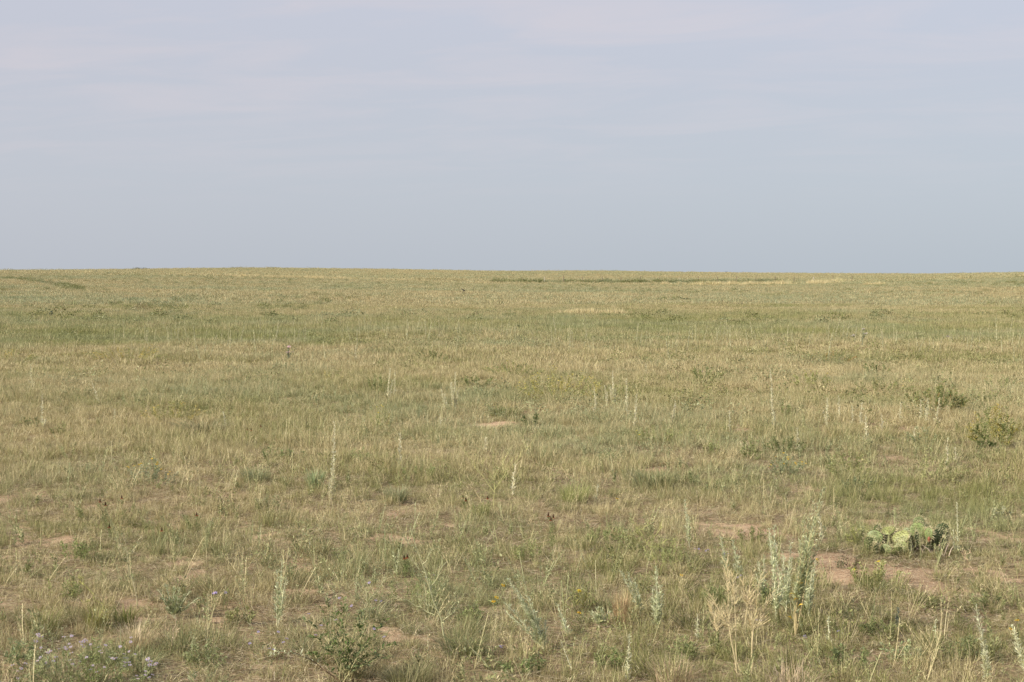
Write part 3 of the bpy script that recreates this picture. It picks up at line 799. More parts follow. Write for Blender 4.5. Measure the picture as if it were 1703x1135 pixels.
dry_weed(1226, 1125, [(1213, 1047, 1210, 935), (1213, 1047, 1170, 972), (1222, 1010, 1218, 960)], 'tall tan dead weed forking low, its left arm leaning far left')
dry_weed(1250, 1132, [(1252, 1045, 1262, 955), (1252, 1050, 1285, 985), (1251, 1052, 1240, 985)], 'bushy tan dead weed, the right one of the pair beside the sage spike')
dry_weed(1240, 1050, [(1243, 1010, 1247, 948), (1243, 1012, 1232, 962)], 'feathery pale dead weed behind the pair of tall dead weeds')
dry_weed(1192, 1082, [(1192, 1050, 1184, 1005), (1192, 1050, 1199, 1010)], 'low feathery dead weed left of the tall forked one')
fan(1308, 1022, [(1300, 918), (1310, 900), (1316, 930), (1292, 940)], 'tall pale sage cluster filling the gap left of the tallest sage spike', clump=1.0)
fan(1345, 1030, [(1348, 945), (1356, 930), (1338, 960)], 'grey green sage stems standing just right of the tallest sage spike foot', clump=1.0)
fan(1268, 1000, [(1262, 935), (1272, 925), (1256, 950)], 'pale grey sage sprigs behind the bushy dead weed', clump=1.0)
tuft(1035, 1040, 66, 46, 'upright tuft of blond dead grass between two grey sages', c=(0.58, 0.43, 0.25), n=110, spread=.45)
tuft(1120, 1150, 60, 120, 'blond dead grass tuft cut by the bottom edge, left of the dead weeds', c=(0.55, 0.42, 0.28), n=120, spread=.6)
tuft(1320, 1160, 60, 150, 'pale pinkish dead grass tuft at the bottom edge below the sage spike', c=(0.56, 0.44, 0.31), n=140, spread=.6)
fan(905, 1083, [(848, 962), (858, 980), (864, 1000), (876, 990), (890, 1020), (908, 1035), (838, 1000), (842, 1020)], 'silver grey sage with many stems splayed left over a dark hollow', clump=1.3)
stalk(946, 1060, 926, 1005, 'small silver stem leaning left, right of the splayed sage', clump=1.2)
fan(997, 1045, [(983, 1018), (992, 1010), (1003, 1014), (1014, 1018), (1008, 1026)], 'low silver leaf clump left of the blond tuft', clump=1.8, L=.04)
fan(1066, 1025, [(1031, 948), (1045, 955), (1056, 962)], 'grey sage with its woolly tips curling left above the blond tuft', clump=1.7, L=.03)
fan(1092, 1052, [(1090, 940), (1098, 975), (1084, 980), (1104, 990)], 'upright grey sage right of the blond tuft', clump=1.4)
stalk(955, 1125, 934, 1066, 'pale straw coloured spike leaning left near the bottom edge', c=(0.52, 0.47, 0.28), clump=1.0, L=.02)
stalk(1046, 1135, 1042, 1055, 'straight pale green spike near the bottom edge below the blond tuft', c=SAGE_PALE, clump=1.2, L=.022)
stalk(711, 1102, 711, 1056, 'short blond spike standing alone right of the leafy green bush', c=(0.56, 0.47, 0.28), clump=1.0, L=.018)
stalk(1160, 1068, 1158, 1022, 'small pale green spike left of the dead weeds', c=SAGE_PALE, clump=1.2, L=.022)
stalk(1379, 1075, 1376, 1027, 'small pale spike right of the tallest sage spike foot', c=SAGE_PALE, clump=1.0, L=.022)
stalk(1557, 1078, 1555, 1033, 'small grey green spike in the grass below the bare soil by the cactus', c=SAGE, clump=1.0, L=.022)
stalk(1494, 1045, 1493, 1012, 'stubby blue grey stem in the grass below the cactus', c=(0.24, 0.29, 0.24), clump=1.5, L=.025)
fan(1645, 1145, [(1620, 1008), (1628, 1050), (1636, 1085)], 'tall silver stalk leaning left at the bottom right', clump=1.3, c=SAGE_PALE)
fan(1706, 1125, [(1683, 1046), (1690, 1075)], 'silver stalk cut by the right edge under a yellow flower', clump=1.5, c=SAGE_PALE)
stalk(1592, 925, 1590, 838, 'straight thin silver stalk just right of the cactus', clump=.8, c=SAGE_PALE, L=.02)
stalk(1587, 918, 1586, 882, 'short silver stalk hugging the taller one right of the cactus', clump=.8, c=SAGE_PALE, L=.02)
branch_weed(1622, 960, 1596, 915, [(.5, -14, -22), (.7, 10, -18)], 'dry tangle of pale twigs right of the cactus', c=(0.55, 0.42, 0.28), nl=2)
fan(1147, 912, [(1139, 832), (1143, 858)], 'silver sage stalk standing alone above the pale ground left of the cactus', clump=1.2)
stalk(1560 - 95, 960, 1468, 934, 'yellow green sprig with yellow flower right of the bare soil', c=YGREEN)
bush(1456, 972, 100, 44, 'low olive herb spreading over bare soil under the cactus', c=(0.27, 0.28, 0.12), c2=(0.40, 0.40, 0.22), nst=16, nl=26, L=.028, w=.012, flowers=2, fcol=(0.8, 0.68, .05))
bush(1415, 946, 52, 26, 'dark grey low bush at the left edge of bare soil by the cactus', c=(0.10, 0.12, 0.07), c2=(0.17, 0.13, 0.09), nst=12, nl=40, L=.02, w=.006)
bush(1432, 908, 60, 40, 'rounded yellow green weed at the left side of the cactus', c=(0.30, 0.31, 0.13), nst=14, nl=36, L=.03, w=.007)
# centre leafy bush with purple flowers
def centre_bush():
    loc, k = P(580, 1138); root = thing('flowering_bush', loc)
    tips = [(500, 1022), (530, 1000), (556, 1030), (574, 985), (596, 1045), (620, 1010), (640, 1040), (664, 1072), (520, 1060), (545, 1075), (610, 1070), (585, 1060), (655, 1095), (510, 1090), (565, 1010), (630, 1090), (600, 1020), (540, 1040)]
    for (tx, ty) in tips:
        t = Vector(((tx - 580) * k, random.uniform(-.12, .14), (1138 - ty) * k)); pts = arch((random.uniform(-.04, .04), random.uniform(-.04, .04), 0), t, sag=.03, wob=.012)
        leafy_stem(root, pts, 34, .034, .011, GREEN if random.random() < .6 else (0.21, 0.25, 0.11), (0.33, 0.31, 0.16), tmin=.2, r=.003)
    pts = arch((-.02, -.03, 0), Vector(((456 - 580) * k, -.10, (1138 - 1078) * k)), sag=.05, wob=.01, n=9)
    leafy_stem(root, pts, 40, .03, .008, SAGE, (0.20, 0.14, 0.08), tmin=.35, r=.004, name='stem')
    for (fx, fy) in [(520, 1011), (531, 1046), (564, 1021), (484, 1052), (423, 1060), (455, 1068), (627, 1036), (590, 998), (643, 1049), (478, 1058), (437, 1041), (470, 1041), (462, 1070), (570, 985), (619, 960), (540, 1030)]:
        flower_head(root, Vector(((fx - 580) * k, -.12, (1138 - fy) * k)), .008, (0.36, 0.32, 0.54), (0.4, .33, .15), 6)
    tag(root, 'large leafy green bush with small purple flowers at the bottom edge left of centre', 'bush')
centre_bush()
bush(140, 1150, 215, 92, 'grey green aster mat dotted with purple flowers in the bottom left corner', c=(0.22, 0.25, 0.13), c2=(0.17, 0.20, 0.08), nst=44, nl=34, L=.028, w=.007, flowers=60, fcol=(0.50, 0.44, 0.57), fr=.008, name='aster_plant', cat='aster', up=.4)
bush(225, 1128, 60, 50, 'small purple aster beside the blond grass heap at the lower left', c=(0.24, 0.26, 0.14), nst=12, nl=24, L=.022, w=.006, flowers=10, fcol=(0.50, 0.44, 0.58), fr=.011, name='aster_plant', cat='aster')
bush(88, 1085, 60, 40, 'purple aster sprig above the big aster mat, next to reddish soil', c=(0.27, 0.28, 0.17), nst=8, nl=24, L=.022, w=.006, flowers=7, fcol=(0.50, 0.44, 0.58), fr=.011, name='aster_plant', cat='aster')
tuft(228, 1085, 52, 90, 'pale blond grass heap at the lower left beside purple asters', c=(0.58, 0.48, 0.31), n=190, spread=.6)
tuft(207, 1042, 40, 64, 'dark green coarse tuft bending right above the blond heap', c=(0.14, 0.16, 0.06), n=130, spread=.7, w=.0035)
tuft(160, 1046, 46, 70, 'coarse green tuft with straw coloured base left of the blond heap', c=(0.22, 0.22, 0.08), n=130, spread=.6, w=.0035)
tuft(70, 1050, 44, 110, 'wide dark green grass tuft near the left edge below the reddish soil', c=(0.13, 0.145, 0.055), n=160, spread=.6)
branch_weed(180, 1022, 133, 955, [(.75, -10, -10), (.45, -14, 4)], 'yellow green bare stem leaning left over the dark tuft', c=(0.42, 0.42, 0.14), leafc=YGREEN)
branch_weed(228, 1012, 206, 892, [(.6, -10, -30), (.7, 14, -26), (.8, -12, -18)], 'pale bare stem with leafy top standing left of the brown soil patches', c=(0.55, 0.50, 0.30), leafc=(0.26, 0.29, 0.15), nl=30, r=.0036)
fan(290, 1030, [(262, 982), (275, 976), (288, 980), (300, 978), (315, 984), (330, 995), (270, 996), (306, 992)], 'rounded grey green sagebrush left of centre beside bare soil', clump=1.6, c=(0.36, 0.39, 0.22), name='low_sagebrush')
fan(462, 1045, [(470, 932), (460, 950), (478, 960)], 'slender grey stem with whitish tips left of the purple flowered bush', clump=1.0)
bush(361, 1016, 40, 48, 'small sprig topped with two purple flowers right of the grey sagebrush', c=(0.2, 0.23, 0.1), nst=5, nl=20, L=.022, w=.007, flowers=4, fcol=(0.45, .38, .66), name='aster_plant', cat='aster', fr=.010)
branch_weed(283, 1090, 290, 1030, [(.5, -12, -30), (.4, 12, -20)], 'thin curved straw stems beside the blond grass heap', c=(0.62, 0.50, 0.33), nl=2)
branch_weed(748, 1082, 682, 875, [(.32, -30, -22), (.5, 22, -42), (.62, -26, -26), (.7, 20, -30), (.84, -18, -18), (.22, 16, -30)], 'long pale bare branched stem leaning left in the middle foreground', r=.004, leafc=(0.30, .32, .18))
branch_weed(740, 1034, 660, 990, [(.5, -6, -28), (.8, -24, -10)], 'pale side shoot lying left from the long branched stem', r=.003)
branch_weed(835, 1138, 770, 1056, [(.6, -10, -12)], 'thin straight blond stem leaning left at the bottom edge in the centre', nl=3, ends=False)
branch_weed(612, 1020, 604, 950, [(.3, 33, -46), (.3, -26, -46), (.5, 12, -30), (.6, -10, -26)], 'forked yellow green stems above the large leafy bush', leafc=(0.30, .33, .14), nl=26, r=.003)
bush(673, 1005, 56, 68, 'feathery green weed above the long branched stem fork', c=(0.20, 0.24, 0.10), nst=9, nl=40, L=.03, w=.004)
bush(720, 1020, 60, 70, 'open grey green weed right of the long branched stem', c=(0.25, 0.29, 0.15), nst=8, nl=26, L=.03, w=.006, flowers=2, fcol=(.4, .33, .6), fr=.008)
bush(961, 1018, 66, 50, 'drooping olive leaved weed left of the low silver clump', c=(0.20, 0.22, 0.09), c2=(0.3, .29, .12), nst=8, nl=16, L=.045, w=.009, flowers=1, fcol=(.85, .62, .05))
branch_weed(1101, 945, 1048, 862, [(.5, 24, -30), (.6, -16, -18), (.75, 18, -14), (.4, 34, -14)], 'yellow green branching weed above the curled grey sage', c=(0.40, 0.41, 0.16), leafc=(0.32, .34, .13), nl=26)
bush(1110, 950, 110, 66, 'loose yellow green weed patch in front of the pale ground', c=(0.27, 0.30, 0.12), nst=14, nl=26, L=.03, w=.006)
branch_weed(821, 848, 822, 742, [(.2, -88, -62), (.25, -60, -84), (.3, 30, -52), (.45, -30, -44), (.5, 22, -40), (.3, 55, -70)], 'wide V shaped yellow green weed above the row of red coneflowers', c=(0.46, 0.45, 0.20), leafc=(0.25, .28, .10), nl=32, L=.03)
branch_weed(805, 842, 775, 790, [(.5, -24, -16)], 'pale dry forked twig left of the V shaped weed foot', c=(0.58, .48, .28), nl=4)
# coneflowers
coneflower(918, 915, [(912, 858), (920, 860), (916, 864)], 'bright green feathery plant topped by dark red flower heads in the centre')
coneflower(676, 962, [(672, 930), (678, 926)], 'feathery plant with two rusty red heads left of the long branched stem')
coneflower(176, 880, [(167, 836), (175, 842)], 'coneflower with a pair of dark red heads near the left edge')
coneflower(205, 872, [(202, 830)], 'single dark headed coneflower standing right of the paired red heads')
coneflower(330, 890, [(327, 858)], 'single rusty coneflower right of the brown bare patch at left')
coneflower(186, 905, [(183, 877)], 'short red coneflower beside the small soil patch at left')
coneflower(272, 905, [(271, 882)], 'tiny red coneflower on the edge of the brown bare patch at left', feather=False)
coneflower(773, 850, [(770, 828), (775, 832)], 'small pair of dark red heads left of the V shaped weed foot')
coneflower(812, 856, [(811, 830)], 'tiny dark red head right at the V shaped weed foot')
coneflower(415, 735, [(411, 715), (418, 716)], 'two dark coneflower heads in the dry grass left of the white stalk')
coneflower(435, 728, [(434, 710)], 'single dark coneflower head right of the dark pair, left of the white stalk')
# yellow flowers
def sunflower(px, py, hx, hy, label, col_=(0.72, .47, .04), r=.0135, extra=()):
    loc, k = P(px, py); root = thing('yellow_flower', loc)
    for (ax, ay) in [(hx, hy)] + list(extra):
        tip = Vector(((ax - px) * k, -.02, (py - ay) * k)); pts = arch((0, 0, 0), tip, wob=.006)
        leafy_stem(root, pts, 14, .03, .007, (0.25, .28, .12), OLIVE, r=.0018, tmin=.1)
        flower_head(root, tip, r, col_, (.3, .15, .03), 9)
    tag(root, label, 'flower')
sunflower(1030, 862, 1026, 829, 'bright yellow flower alone in the grass above the yellow green weed')
sunflower(838, 992, 837, 973, 'orange yellow flower above the splayed silver sage')
sunflower(822, 1016, 821, 1000, 'yellow flower left of the splayed silver sage', extra=[(826, 993)])
sunflower(965, 1030, 963, 1018, 'yellow flower among drooping olive leaves')
sunflower(1693, 1062, 1689, 1032, 'yellow flower at the right edge above the cut silver stalk', extra=[(1680, 1046)])
sunflower(1360, 945, 1358, 930, 'yellow flower on the left end of the bare soil by the sage spike')
sunflower(1133, 968, 1133, 956, 'small yellow flower right of the upright grey sage')
for (px, py, lab) in [(1208, 922, 'purple flower sprig left of the short grey sage tip'), (1176, 915, 'purple flower sprig at the pale ground left of the sages'), (1159, 913, 'purple flower sprig next to the lone silver sage stalk'),
                      (1228, 958, 'purple flower in grass between the two leaning grey stems'), (1331, 1056, 'deep violet flower at the foot of the tallest sage spike'), (1398, 1050, 'purple flower right of the tallest sage spike foot'),
                      (1261, 1030, 'purple flower in front of the bushy dead weed'), (830, 1075, 'purple flower right of the thin blond stem in the centre'), (628, 1000, 'purple flower beside the forked yellow green stems')]:
    loc, k = P(px, py + 12); root = thing('purple_flower', loc); pts = arch((0, 0, 0), (0, -.01, 12 * k), wob=.004, n=4)
    leafy_stem(root, pts, 10, .02, .004, (0.25, .28, .15), OLIVE, r=.0015, tmin=.1)
    for i in range(3): flower_head(root, Vector((random.uniform(-.02, .02), random.uniform(-.03, 0), 12 * k + random.uniform(-.006, .006))), .008, (0.36, .31, .56), (.35, .28, .15), 6)
    tag(root, lab, 'flower')
# lone stalks, middle distance
ST = [(551, 836, 555, 702, 'tall white stalk standing alone left of the middle, tallest in the dry grass', 1.0, 0), (1289, 718, 1284, 616, 'tall pale stalk standing alone in the right half, above dark bushes', 1.0, 0),
      (646, 668, 650, 612, 'taller stem of the pale pair above and right of the lone white stalk', 1.0, 1), (655, 665, 659, 618, 'shorter stem of the pale pair above and right of the lone white stalk', 1.0, 0),
      (741, 688, 733, 645, 'pale branched sage left of the whitest sage cluster', 1.2, 2), (755, 690, 757, 620, 'whitish many stemmed sage cluster in the middle of the prairie', 1.2, 4),
      (668, 778, 664, 720, 'faint bent white stalk right of the lone white stalk', .8, 0), (591, 600, 592, 574, 'short white stalk on its own at the near edge of the green band', .8, 0),
      (990, 692, 991, 645, 'leftmost of the pale stalks right of centre', .9, 0), (1009, 684, 1007, 642, 'pale stalk, second of the group right of centre', .9, 1), (1021, 678, 1019, 618, 'tallest many stemmed pale stalk of the group right of centre', 1.1, 3),
      (1043, 696, 1042, 630, 'straight slim pale stalk of the group right of centre', .9, 0), (1054, 714, 1060, 655, 'pale stalk leaning right, rightmost of its group right of centre', .9, 0),
      (1076, 626, 1074, 606, 'short stalk behind the group right of centre', .8, 0), (1118, 704, 1123, 666, 'thin forked pale stalk right of the stalk group', .7, 1), (1214, 724, 1212, 683, 'pale stalk left of the tall lone stalk in the right half', .8, 0),
      (1328, 754, 1327, 712, 'white stalk in front of the dark bush in the right half', .8, 0), (1376, 712, 1375, 662, 'pale stalk right of the tall lone stalk', .8, 1), (1397, 702, 1396, 660, 'slim pale stalk between two others right of the tall lone stalk', .7, 0),
      (1418, 706, 1417, 676, 'short pale stalk in the right half of the loose row', .7, 0), (1432, 708, 1431, 672, 'pale upright stalk at the right end of the loose row', .8, 0), (1440, 736, 1440, 692, 'white knobby stalk standing nearer than the loose row', .8, 0),
      (1498, 704, 1497, 672, 'pale stalk left of the reddish shrub foot', .8, 0), (1533, 702, 1532, 668, 'pale stalk below the reddish shrub', .8, 0), (1541, 708, 1542, 664, 'stout pale stalk below the reddish shrub', 1.0, 1), (1557, 710, 1561, 664, 'pale stalk leaning right below the reddish shrub', .9, 0),
      (1519, 738, 1521, 712, 'faint pale stalk left of the bush with pale stems', .7, 0), (70, 718, 70, 656, 'tall faint stalk near the left edge', .7, 0), (51, 645, 52, 606, 'faint upright stalk high up near the left edge', .7, 0), (166, 672, 154, 637, 'bent blond stalk leaning left in the dry grass at left', .7, 0),
      (376, 712, 371, 686, 'short yellow stalk by the dark grass patch at left', .8, 0), (733, 720, 733, 690, 'thin stalk below the whitish sage cluster', .6, 0), (1365, 905, 1366, 860, 'side stem behind the tallest sage spike', .9, 0),
      (853, 826, 853, 772, 'straight pale stalk right of the V shaped weed', .7, 0), (807, 756, 808, 728, 'thin stalk above the V shaped weed', .6, 0), (991, 836, 992, 806, 'faint upright stalk above the single yellow flower', .6, 0), (1574, 782, 1575, 730, 'thin stalk right of the bush with pale stems', .6, 0),
      (1590, 770, 1588, 746, 'faint short stalk at right above the cactus', .6, 0), (1467, 716, 1466, 690, 'faint stalk right of the knobby white stalk', .6, 0), (190, 705, 191, 680, 'pale twin stalk in the dry grass at left', .7, 1)]
for (px, py, tx, ty, lab, cl, sd) in ST:
    stalk(px, py, tx, ty, lab, clump=cl * 1.0, side=sd, c=(0.66, 0.64, 0.44), cs=(0.70, 0.64, 0.46), L=.042, w=.013)
# bushes, middle distance
B = [(1560, 692, 96, 62, 'green shrub with reddish brown stems at the right, leaning left', (0.17, .21, .085), (0.25, .27, .11), 0, YELLOW, 34, 60, .05, .014, (0.30, .13, .06)),
     (1649, 748, 74, 78, 'dense yellow green bush near the right edge', (0.16, .19, .07), (0.30, .26, .08), 12, (0.5, .38, .08), 28, 50, .05, .013, OLIVE),
     (1640, 750, 30, 18, 'dark leafy clump at the foot of the dense yellow green bush', (0.10, .13, .05), (0.10, .13, .05), 0, YELLOW, 10, 40, .05, .016, OLIVE),
     (1308, 758, 88, 38, 'dark green bush in the right half behind a white stalk', (0.12, .15, .06), (.2, .22, .1), 0, YELLOW, 18, 44, .04, .010, OLIVE),
     (1249, 768, 36, 42, 'small olive bush left of the dark green bush', (0.20, .23, .10), None, 0, YELLOW, 9, 40, .035, .012, OLIVE),
     (1305, 792, 70, 34, 'yellow flowered grey bush in the right half', (0.22, .25, .16), None, 16, (0.62, .44, .08), 16, 40, .03, .010, OLIVE),
     (1408, 800, 70, 62, 'tall olive bush with scattered leaves right of the yellow flowered bush', (0.18, .21, .08), (.3, .31, .15), 0, YELLOW, 18, 40, .035, .012, (0.4, .37, .2)),
     (1428, 822, 60, 30, 'dark grey green low bush on a reddish bare patch', (0.13, .16, .09), None, 0, YELLOW, 16, 40, .03, .008, OLIVE),
     (1550, 806, 84, 62, 'open bush with pale yellow stems right of the dark bushes', (0.24, .27, .12), (.33, .34, .17), 0, YELLOW, 16, 30, .035, .011, (0.5, .46, .24)),
     (1533, 740, 44, 34, 'small grey green bush left of the dense yellow green bush', (0.24, .27, .16), None, 0, YELLOW, 10, 34, .035, .011, OLIVE),
     (1459, 624, 48, 22, 'dark green low bush high in the right half near the green band', (0.16, .20, .08), None, 0, YELLOW, 12, 40, .05, .016, OLIVE),
     (1350, 648, 60, 36, 'round yellow green bush right of the tall lone stalk top', (0.28, .30, .12), None, 8, (0.6, .5, .1), 16, 40, .05, .014, OLIVE),
     (1170, 634, 70, 26, 'green bush with a purple flower on its left side', (0.17, .21, .09), (.27, .29, .12), 2, (0.5, .28, .55), 16, 44, .05, .014, OLIVE),
     (1304, 698, 24, 34, 'slim green weed right below the tall lone stalk', (0.20, .23, .10), None, 0, YELLOW, 6, 36, .035, .012, OLIVE),
     (884, 710, 34, 26, 'small very dark leafy plant beside the bare patch in the centre', (0.07, .10, .035), None, 0, YELLOW, 7, 26, .04, .018, OLIVE),
     (245, 808, 90, 44, 'grey bush topped with yellow flowers at the left', (0.25, .28, .19), None, 16, (0.64, .46, .08), 18, 36, .03, .010, OLIVE),
     (458, 768, 52, 26, 'leafy green weed left of the lone white stalk', (0.18, .22, .10), None, 0, YELLOW, 9, 30, .04, .013, OLIVE),
     (492, 766, 36, 22, 'darker leafy weed next to the lone white stalk', (0.13, .17, .07), None, 0, YELLOW, 7, 28, .04, .014, OLIVE),
     (52, 714, 44, 22, 'dark leafed weed near the left edge at the foot of a faint stalk', (0.17, .19, .09), None, 0, YELLOW, 9, 28, .04, .013, OLIVE),
     (102, 724, 36, 22, 'olive weed right of the dark leafed weed near the left edge', (0.24, .25, .12), None, 0, YELLOW, 8, 28, .04, .012, OLIVE),
     (285, 704, 110, 36, 'spreading yellow green weed above the dark grass patch at left', (0.25, .26, .10), (.4, .34, .12), 10, (0.65, .5, .12), 24, 34, .04, .012, (0.4, .36, .18)),
     (372, 702, 70, 32, 'leggy weed with pale stems right of the spreading weed at left', (0.22, .24, .11), None, 0, YELLOW, 11, 30, .04, .011, (0.52, .45, .26)),
     (308, 616, 30, 16, 'small grey dead shrub in the upper left grass', (0.20, .19, .13), None, 0, YELLOW, 9, 30, .04, .010, BROWN),
     (1150, 810, 30, 26, 'small dark weed in the right half above the pale ground', (0.16, .19, .09), None, 0, YELLOW, 6, 26, .035, .011, OLIVE),
     (1191, 822, 26, 24, 'dark sprig with a pale tip above the pale ground', (0.13, .17, .08), None, 1, (.6, .6, .5), 6, 26, .035, .011, OLIVE),
     (790, 646, 70, 24, 'green bush behind the whitish sage cluster, to its right', (0.18, .21, .09), None, 0, YELLOW, 16, 36, .05, .014, OLIVE),
     (930, 668, 150, 54, 'broad yellow flecked weed patch right of the whitish sage cluster', (0.24, .26, .10), (.36, .33, .10), 34, (0.6, .5, .12), 44, 34, .045, .013, (.4, .36, .2)),
     (850, 628, 110, 26, 'long low green bush behind the yellow flecked weeds', (0.19, .22, .09), (.3, .3, .13), 6, (.6, .5, .1), 30, 34, .05, .014, OLIVE),
     (630, 655, 60, 34, 'green bush around the feet of the pale pair of stalks', (0.20, .23, .10), None, 0, YELLOW, 14, 34, .045, .013, OLIVE),
     (718, 600, 60, 20, 'dark low green bush above the whitish sage cluster', (0.16, .19, .08), None, 0, YELLOW, 14, 36, .05, .016, OLIVE),
     (1459, 655, 110, 26, 'olive low weeds in a row right of the round yellow green bush', (0.22, .24, .11), None, 6, (.6, .5, .1), 26, 34, .045, .013, OLIVE),
     (1372, 604, 100, 20, 'reddish tinged low green bush high in the right half', (0.19, .21, .08), (.33, .22, .09), 0, YELLOW, 22, 34, .05, .016, OLIVE),
     (1660, 650, 60, 30, 'pale green weed near the right edge above the dense bush', (0.28, .31, .15), None, 3, (.7, .65, .2), 14, 34, .045, .013, OLIVE),
     (635, 720, 50, 50, 'straggly yellow green weed between the white stalk and pale pair', (0.24, .26, .11), (.38, .34, .14), 4, (.6, .5, .1), 11, 28, .035, .011, (.5, .45, .25)),
     (600, 778, 44, 36, 'small green herb right of the lone white stalk', (0.24, .29, .13), None, 0, YELLOW, 9, 30, .03, .010, OLIVE),
     (1090, 740, 90, 36, 'yellow green low weeds below the stalk group', (0.25, .27, .12), None, 5, (.6, .5, .1), 18, 28, .035, .011, OLIVE),
     (210, 602, 130, 26, 'wide yellow tinged weed patch high on the left', (0.26, .27, .11), (.42, .35, .11), 24, (0.66, .48, .1), 34, 30, .05, .014, OLIVE),
     (20, 604, 90, 22, 'olive weed patch cut by the left edge below the green band', (0.23, .25, .1), (.4, .34, .12), 12, (0.66, .48, .1), 22, 30, .05, .014, OLIVE),
     (545, 640, 70, 30, 'yellowish weed with a bent pale stem left of the pale pair', (0.25, .27, .12), (.38, .35, .15), 4, (.65, .5, .12), 14, 28, .045, .012, (.5, .46, .26)),
     (135, 662, 60, 22, 'greyish weed low in the left dry grass', (0.24, .25, .14), None, 0, YELLOW, 10, 28, .045, .012, OLIVE),
     (1665, 865, 40, 22, 'pale grey low herb near the right edge above the cactus', (0.34, .35, .24), None, 0, YELLOW, 9, 28, .03, .010, OLIVE)]
for (px, py, w, h, lab, c1, c2, nf, fc, ns, nl, L_, w_, cs_) in B:
    bush(px, py, w, h, lab, c=c1, c2=c2, flowers=nf, fcol=fc, nst=ns, nl=nl, L=L_, w=w_, cs=cs_, fr=.011)
tuft(337, 724, 28, 140, 'long dark grey green grass patch under the spreading weed at left', c=(0.12, .13, .075), n=200, spread=.5, name='grass_patch', w=.007)
tuft(841, 694, 22, 90, 'dark green grass patch above the bare patch in the centre', c=(0.14, .16, .07), n=150, spread=.5, name='grass_patch', w=.007)
tuft(1085, 812, 34, 120, 'dark blue green grass patch right of centre', c=(0.16, .18, .10), n=220, spread=.5, name='grass_patch', w=.005)
tuft(425, 805, 30, 70, 'grey green grass tuft left of the lone white stalk foot', c=(0.20, .23, .14), n=160, spread=.5, w=.005)
tuft(525, 815, 40, 50, 'blue green grass tuft just left of the lone white stalk foot', c=(0.20, .25, .15), n=150, spread=.5, w=.005)
tuft(661, 838, 34, 60, 'grey green tuft right of the lone white stalk', c=(0.20, .22, .14), n=150, spread=.5, w=.005)
tuft(770, 1092, 38, 120, 'blue green grass clump darkened for the shade right of the leafy bush', c=(0.13, .15, .075), n=260, spread=.6)  # dark blade colour stands for the bush's shadow on the grass
tuft(680, 1150, 48, 130, 'dark grass clump at the bottom edge right of the leafy bush', c=(0.14, .14, .075), n=260, spread=.6)
tuft(800, 862, 34, 54, 'green grass tuft at the foot of the V shaped weed', c=(0.22, .25, .10), n=120, spread=.5)
tuft(955, 838, 40, 90, 'green grass tuft right of the V shaped weed', c=(0.22, .25, .10), n=200, spread=.5)
EX = [(1010, 1118, 70, 44, 'green leafy weed between the two pale spikes at the bottom edge', (0.16, .20, .08)), (1130, 1100, 60, 40, 'small green weed left of the small pale green spike foot', (0.19, .22, .10)),
      (1420, 1118, 90, 50, 'low green weed mat at the bottom right of the pinkish dead grass', (0.16, .20, .09)), (1500, 1105, 70, 44, 'grey green weed near the bottom edge below the blue grey stem', (0.22, .26, .15)),
      (870, 1128, 80, 40, 'dark green weed patch at the bottom edge below the splayed sage', (0.13, .17, .07)), (790, 1040, 60, 36, 'olive weed between the branched stem and the splayed sage', (0.18, .21, .09)),
      (1190, 1010, 50, 40, 'green weed behind the left arm of the tall dead weed', (0.17, .21, .09)), (1275, 1010, 44, 40, 'dark green weed between the bushy dead weed and the tallest sage spike', (0.10, .13, .055)),
      (1460, 1060, 60, 34, 'short green weed in the grass below the olive herb', (0.19, .22, .10)), (1600, 1100, 60, 46, 'green weed left of the tall silver stalk at the bottom right', (0.18, .21, .10)),
      (30, 1110, 80, 50, 'grey green weed cut by the left edge beside the asters', (0.20, .24, .13)), (345, 1110, 90, 44, 'low grey green weed between the asters and the leafy bush', (0.22, .25, .13)),
      (400, 1040, 50, 34, 'olive weed right of the two topped purple sprig', (0.21, .22, .10)), (95, 1000, 70, 40, 'green weed on the left above the wide dark tuft', (0.19, .22, .09)),
      (120, 935, 60, 40, 'small green weed near the left edge under the red coneflowers', (0.18, .22, .09)), (560, 945, 60, 36, 'greyish weed above the flowering bush', (0.24, .26, .14)),
      (880, 935, 60, 40, 'green weed under the bright green coneflower plant', (0.20, .23, .10)), (1010, 905, 70, 36, 'green weed left of the yellow green branching weed', (0.20, .24, .10)),
      (1250, 905, 60, 30, 'sprawling weed in front of the pale ground left of the tallest spike', (0.20, .22, .10)), (1640, 1015, 60, 34, 'dull green weed right of the short spike below the cactus', (0.20, .22, .11)),
      (700, 800, 60, 34, 'green weed left of the V shaped weed', (0.20, .24, .11)), (1000, 770, 60, 30, 'greyish green weed in the centre right of the V shaped weed', (0.22, .25, .14)),
      (450, 850, 50, 30, 'grey green weed below the lone white stalk to its left', (0.22, .24, .14)), (1190, 760, 50, 30, 'green weed left of the small olive bush', (0.20, .23, .10))]
for (px, py, w, h, lab, c1) in EX:
    bush(px, py, w, h, lab, c=c1, c2=(c1[0] * 1.35, c1[1] * 1.3, c1[2] * 1.3), nst=12, nl=30, L=.030, w=.009, name='leafy_weed', cat='weed')
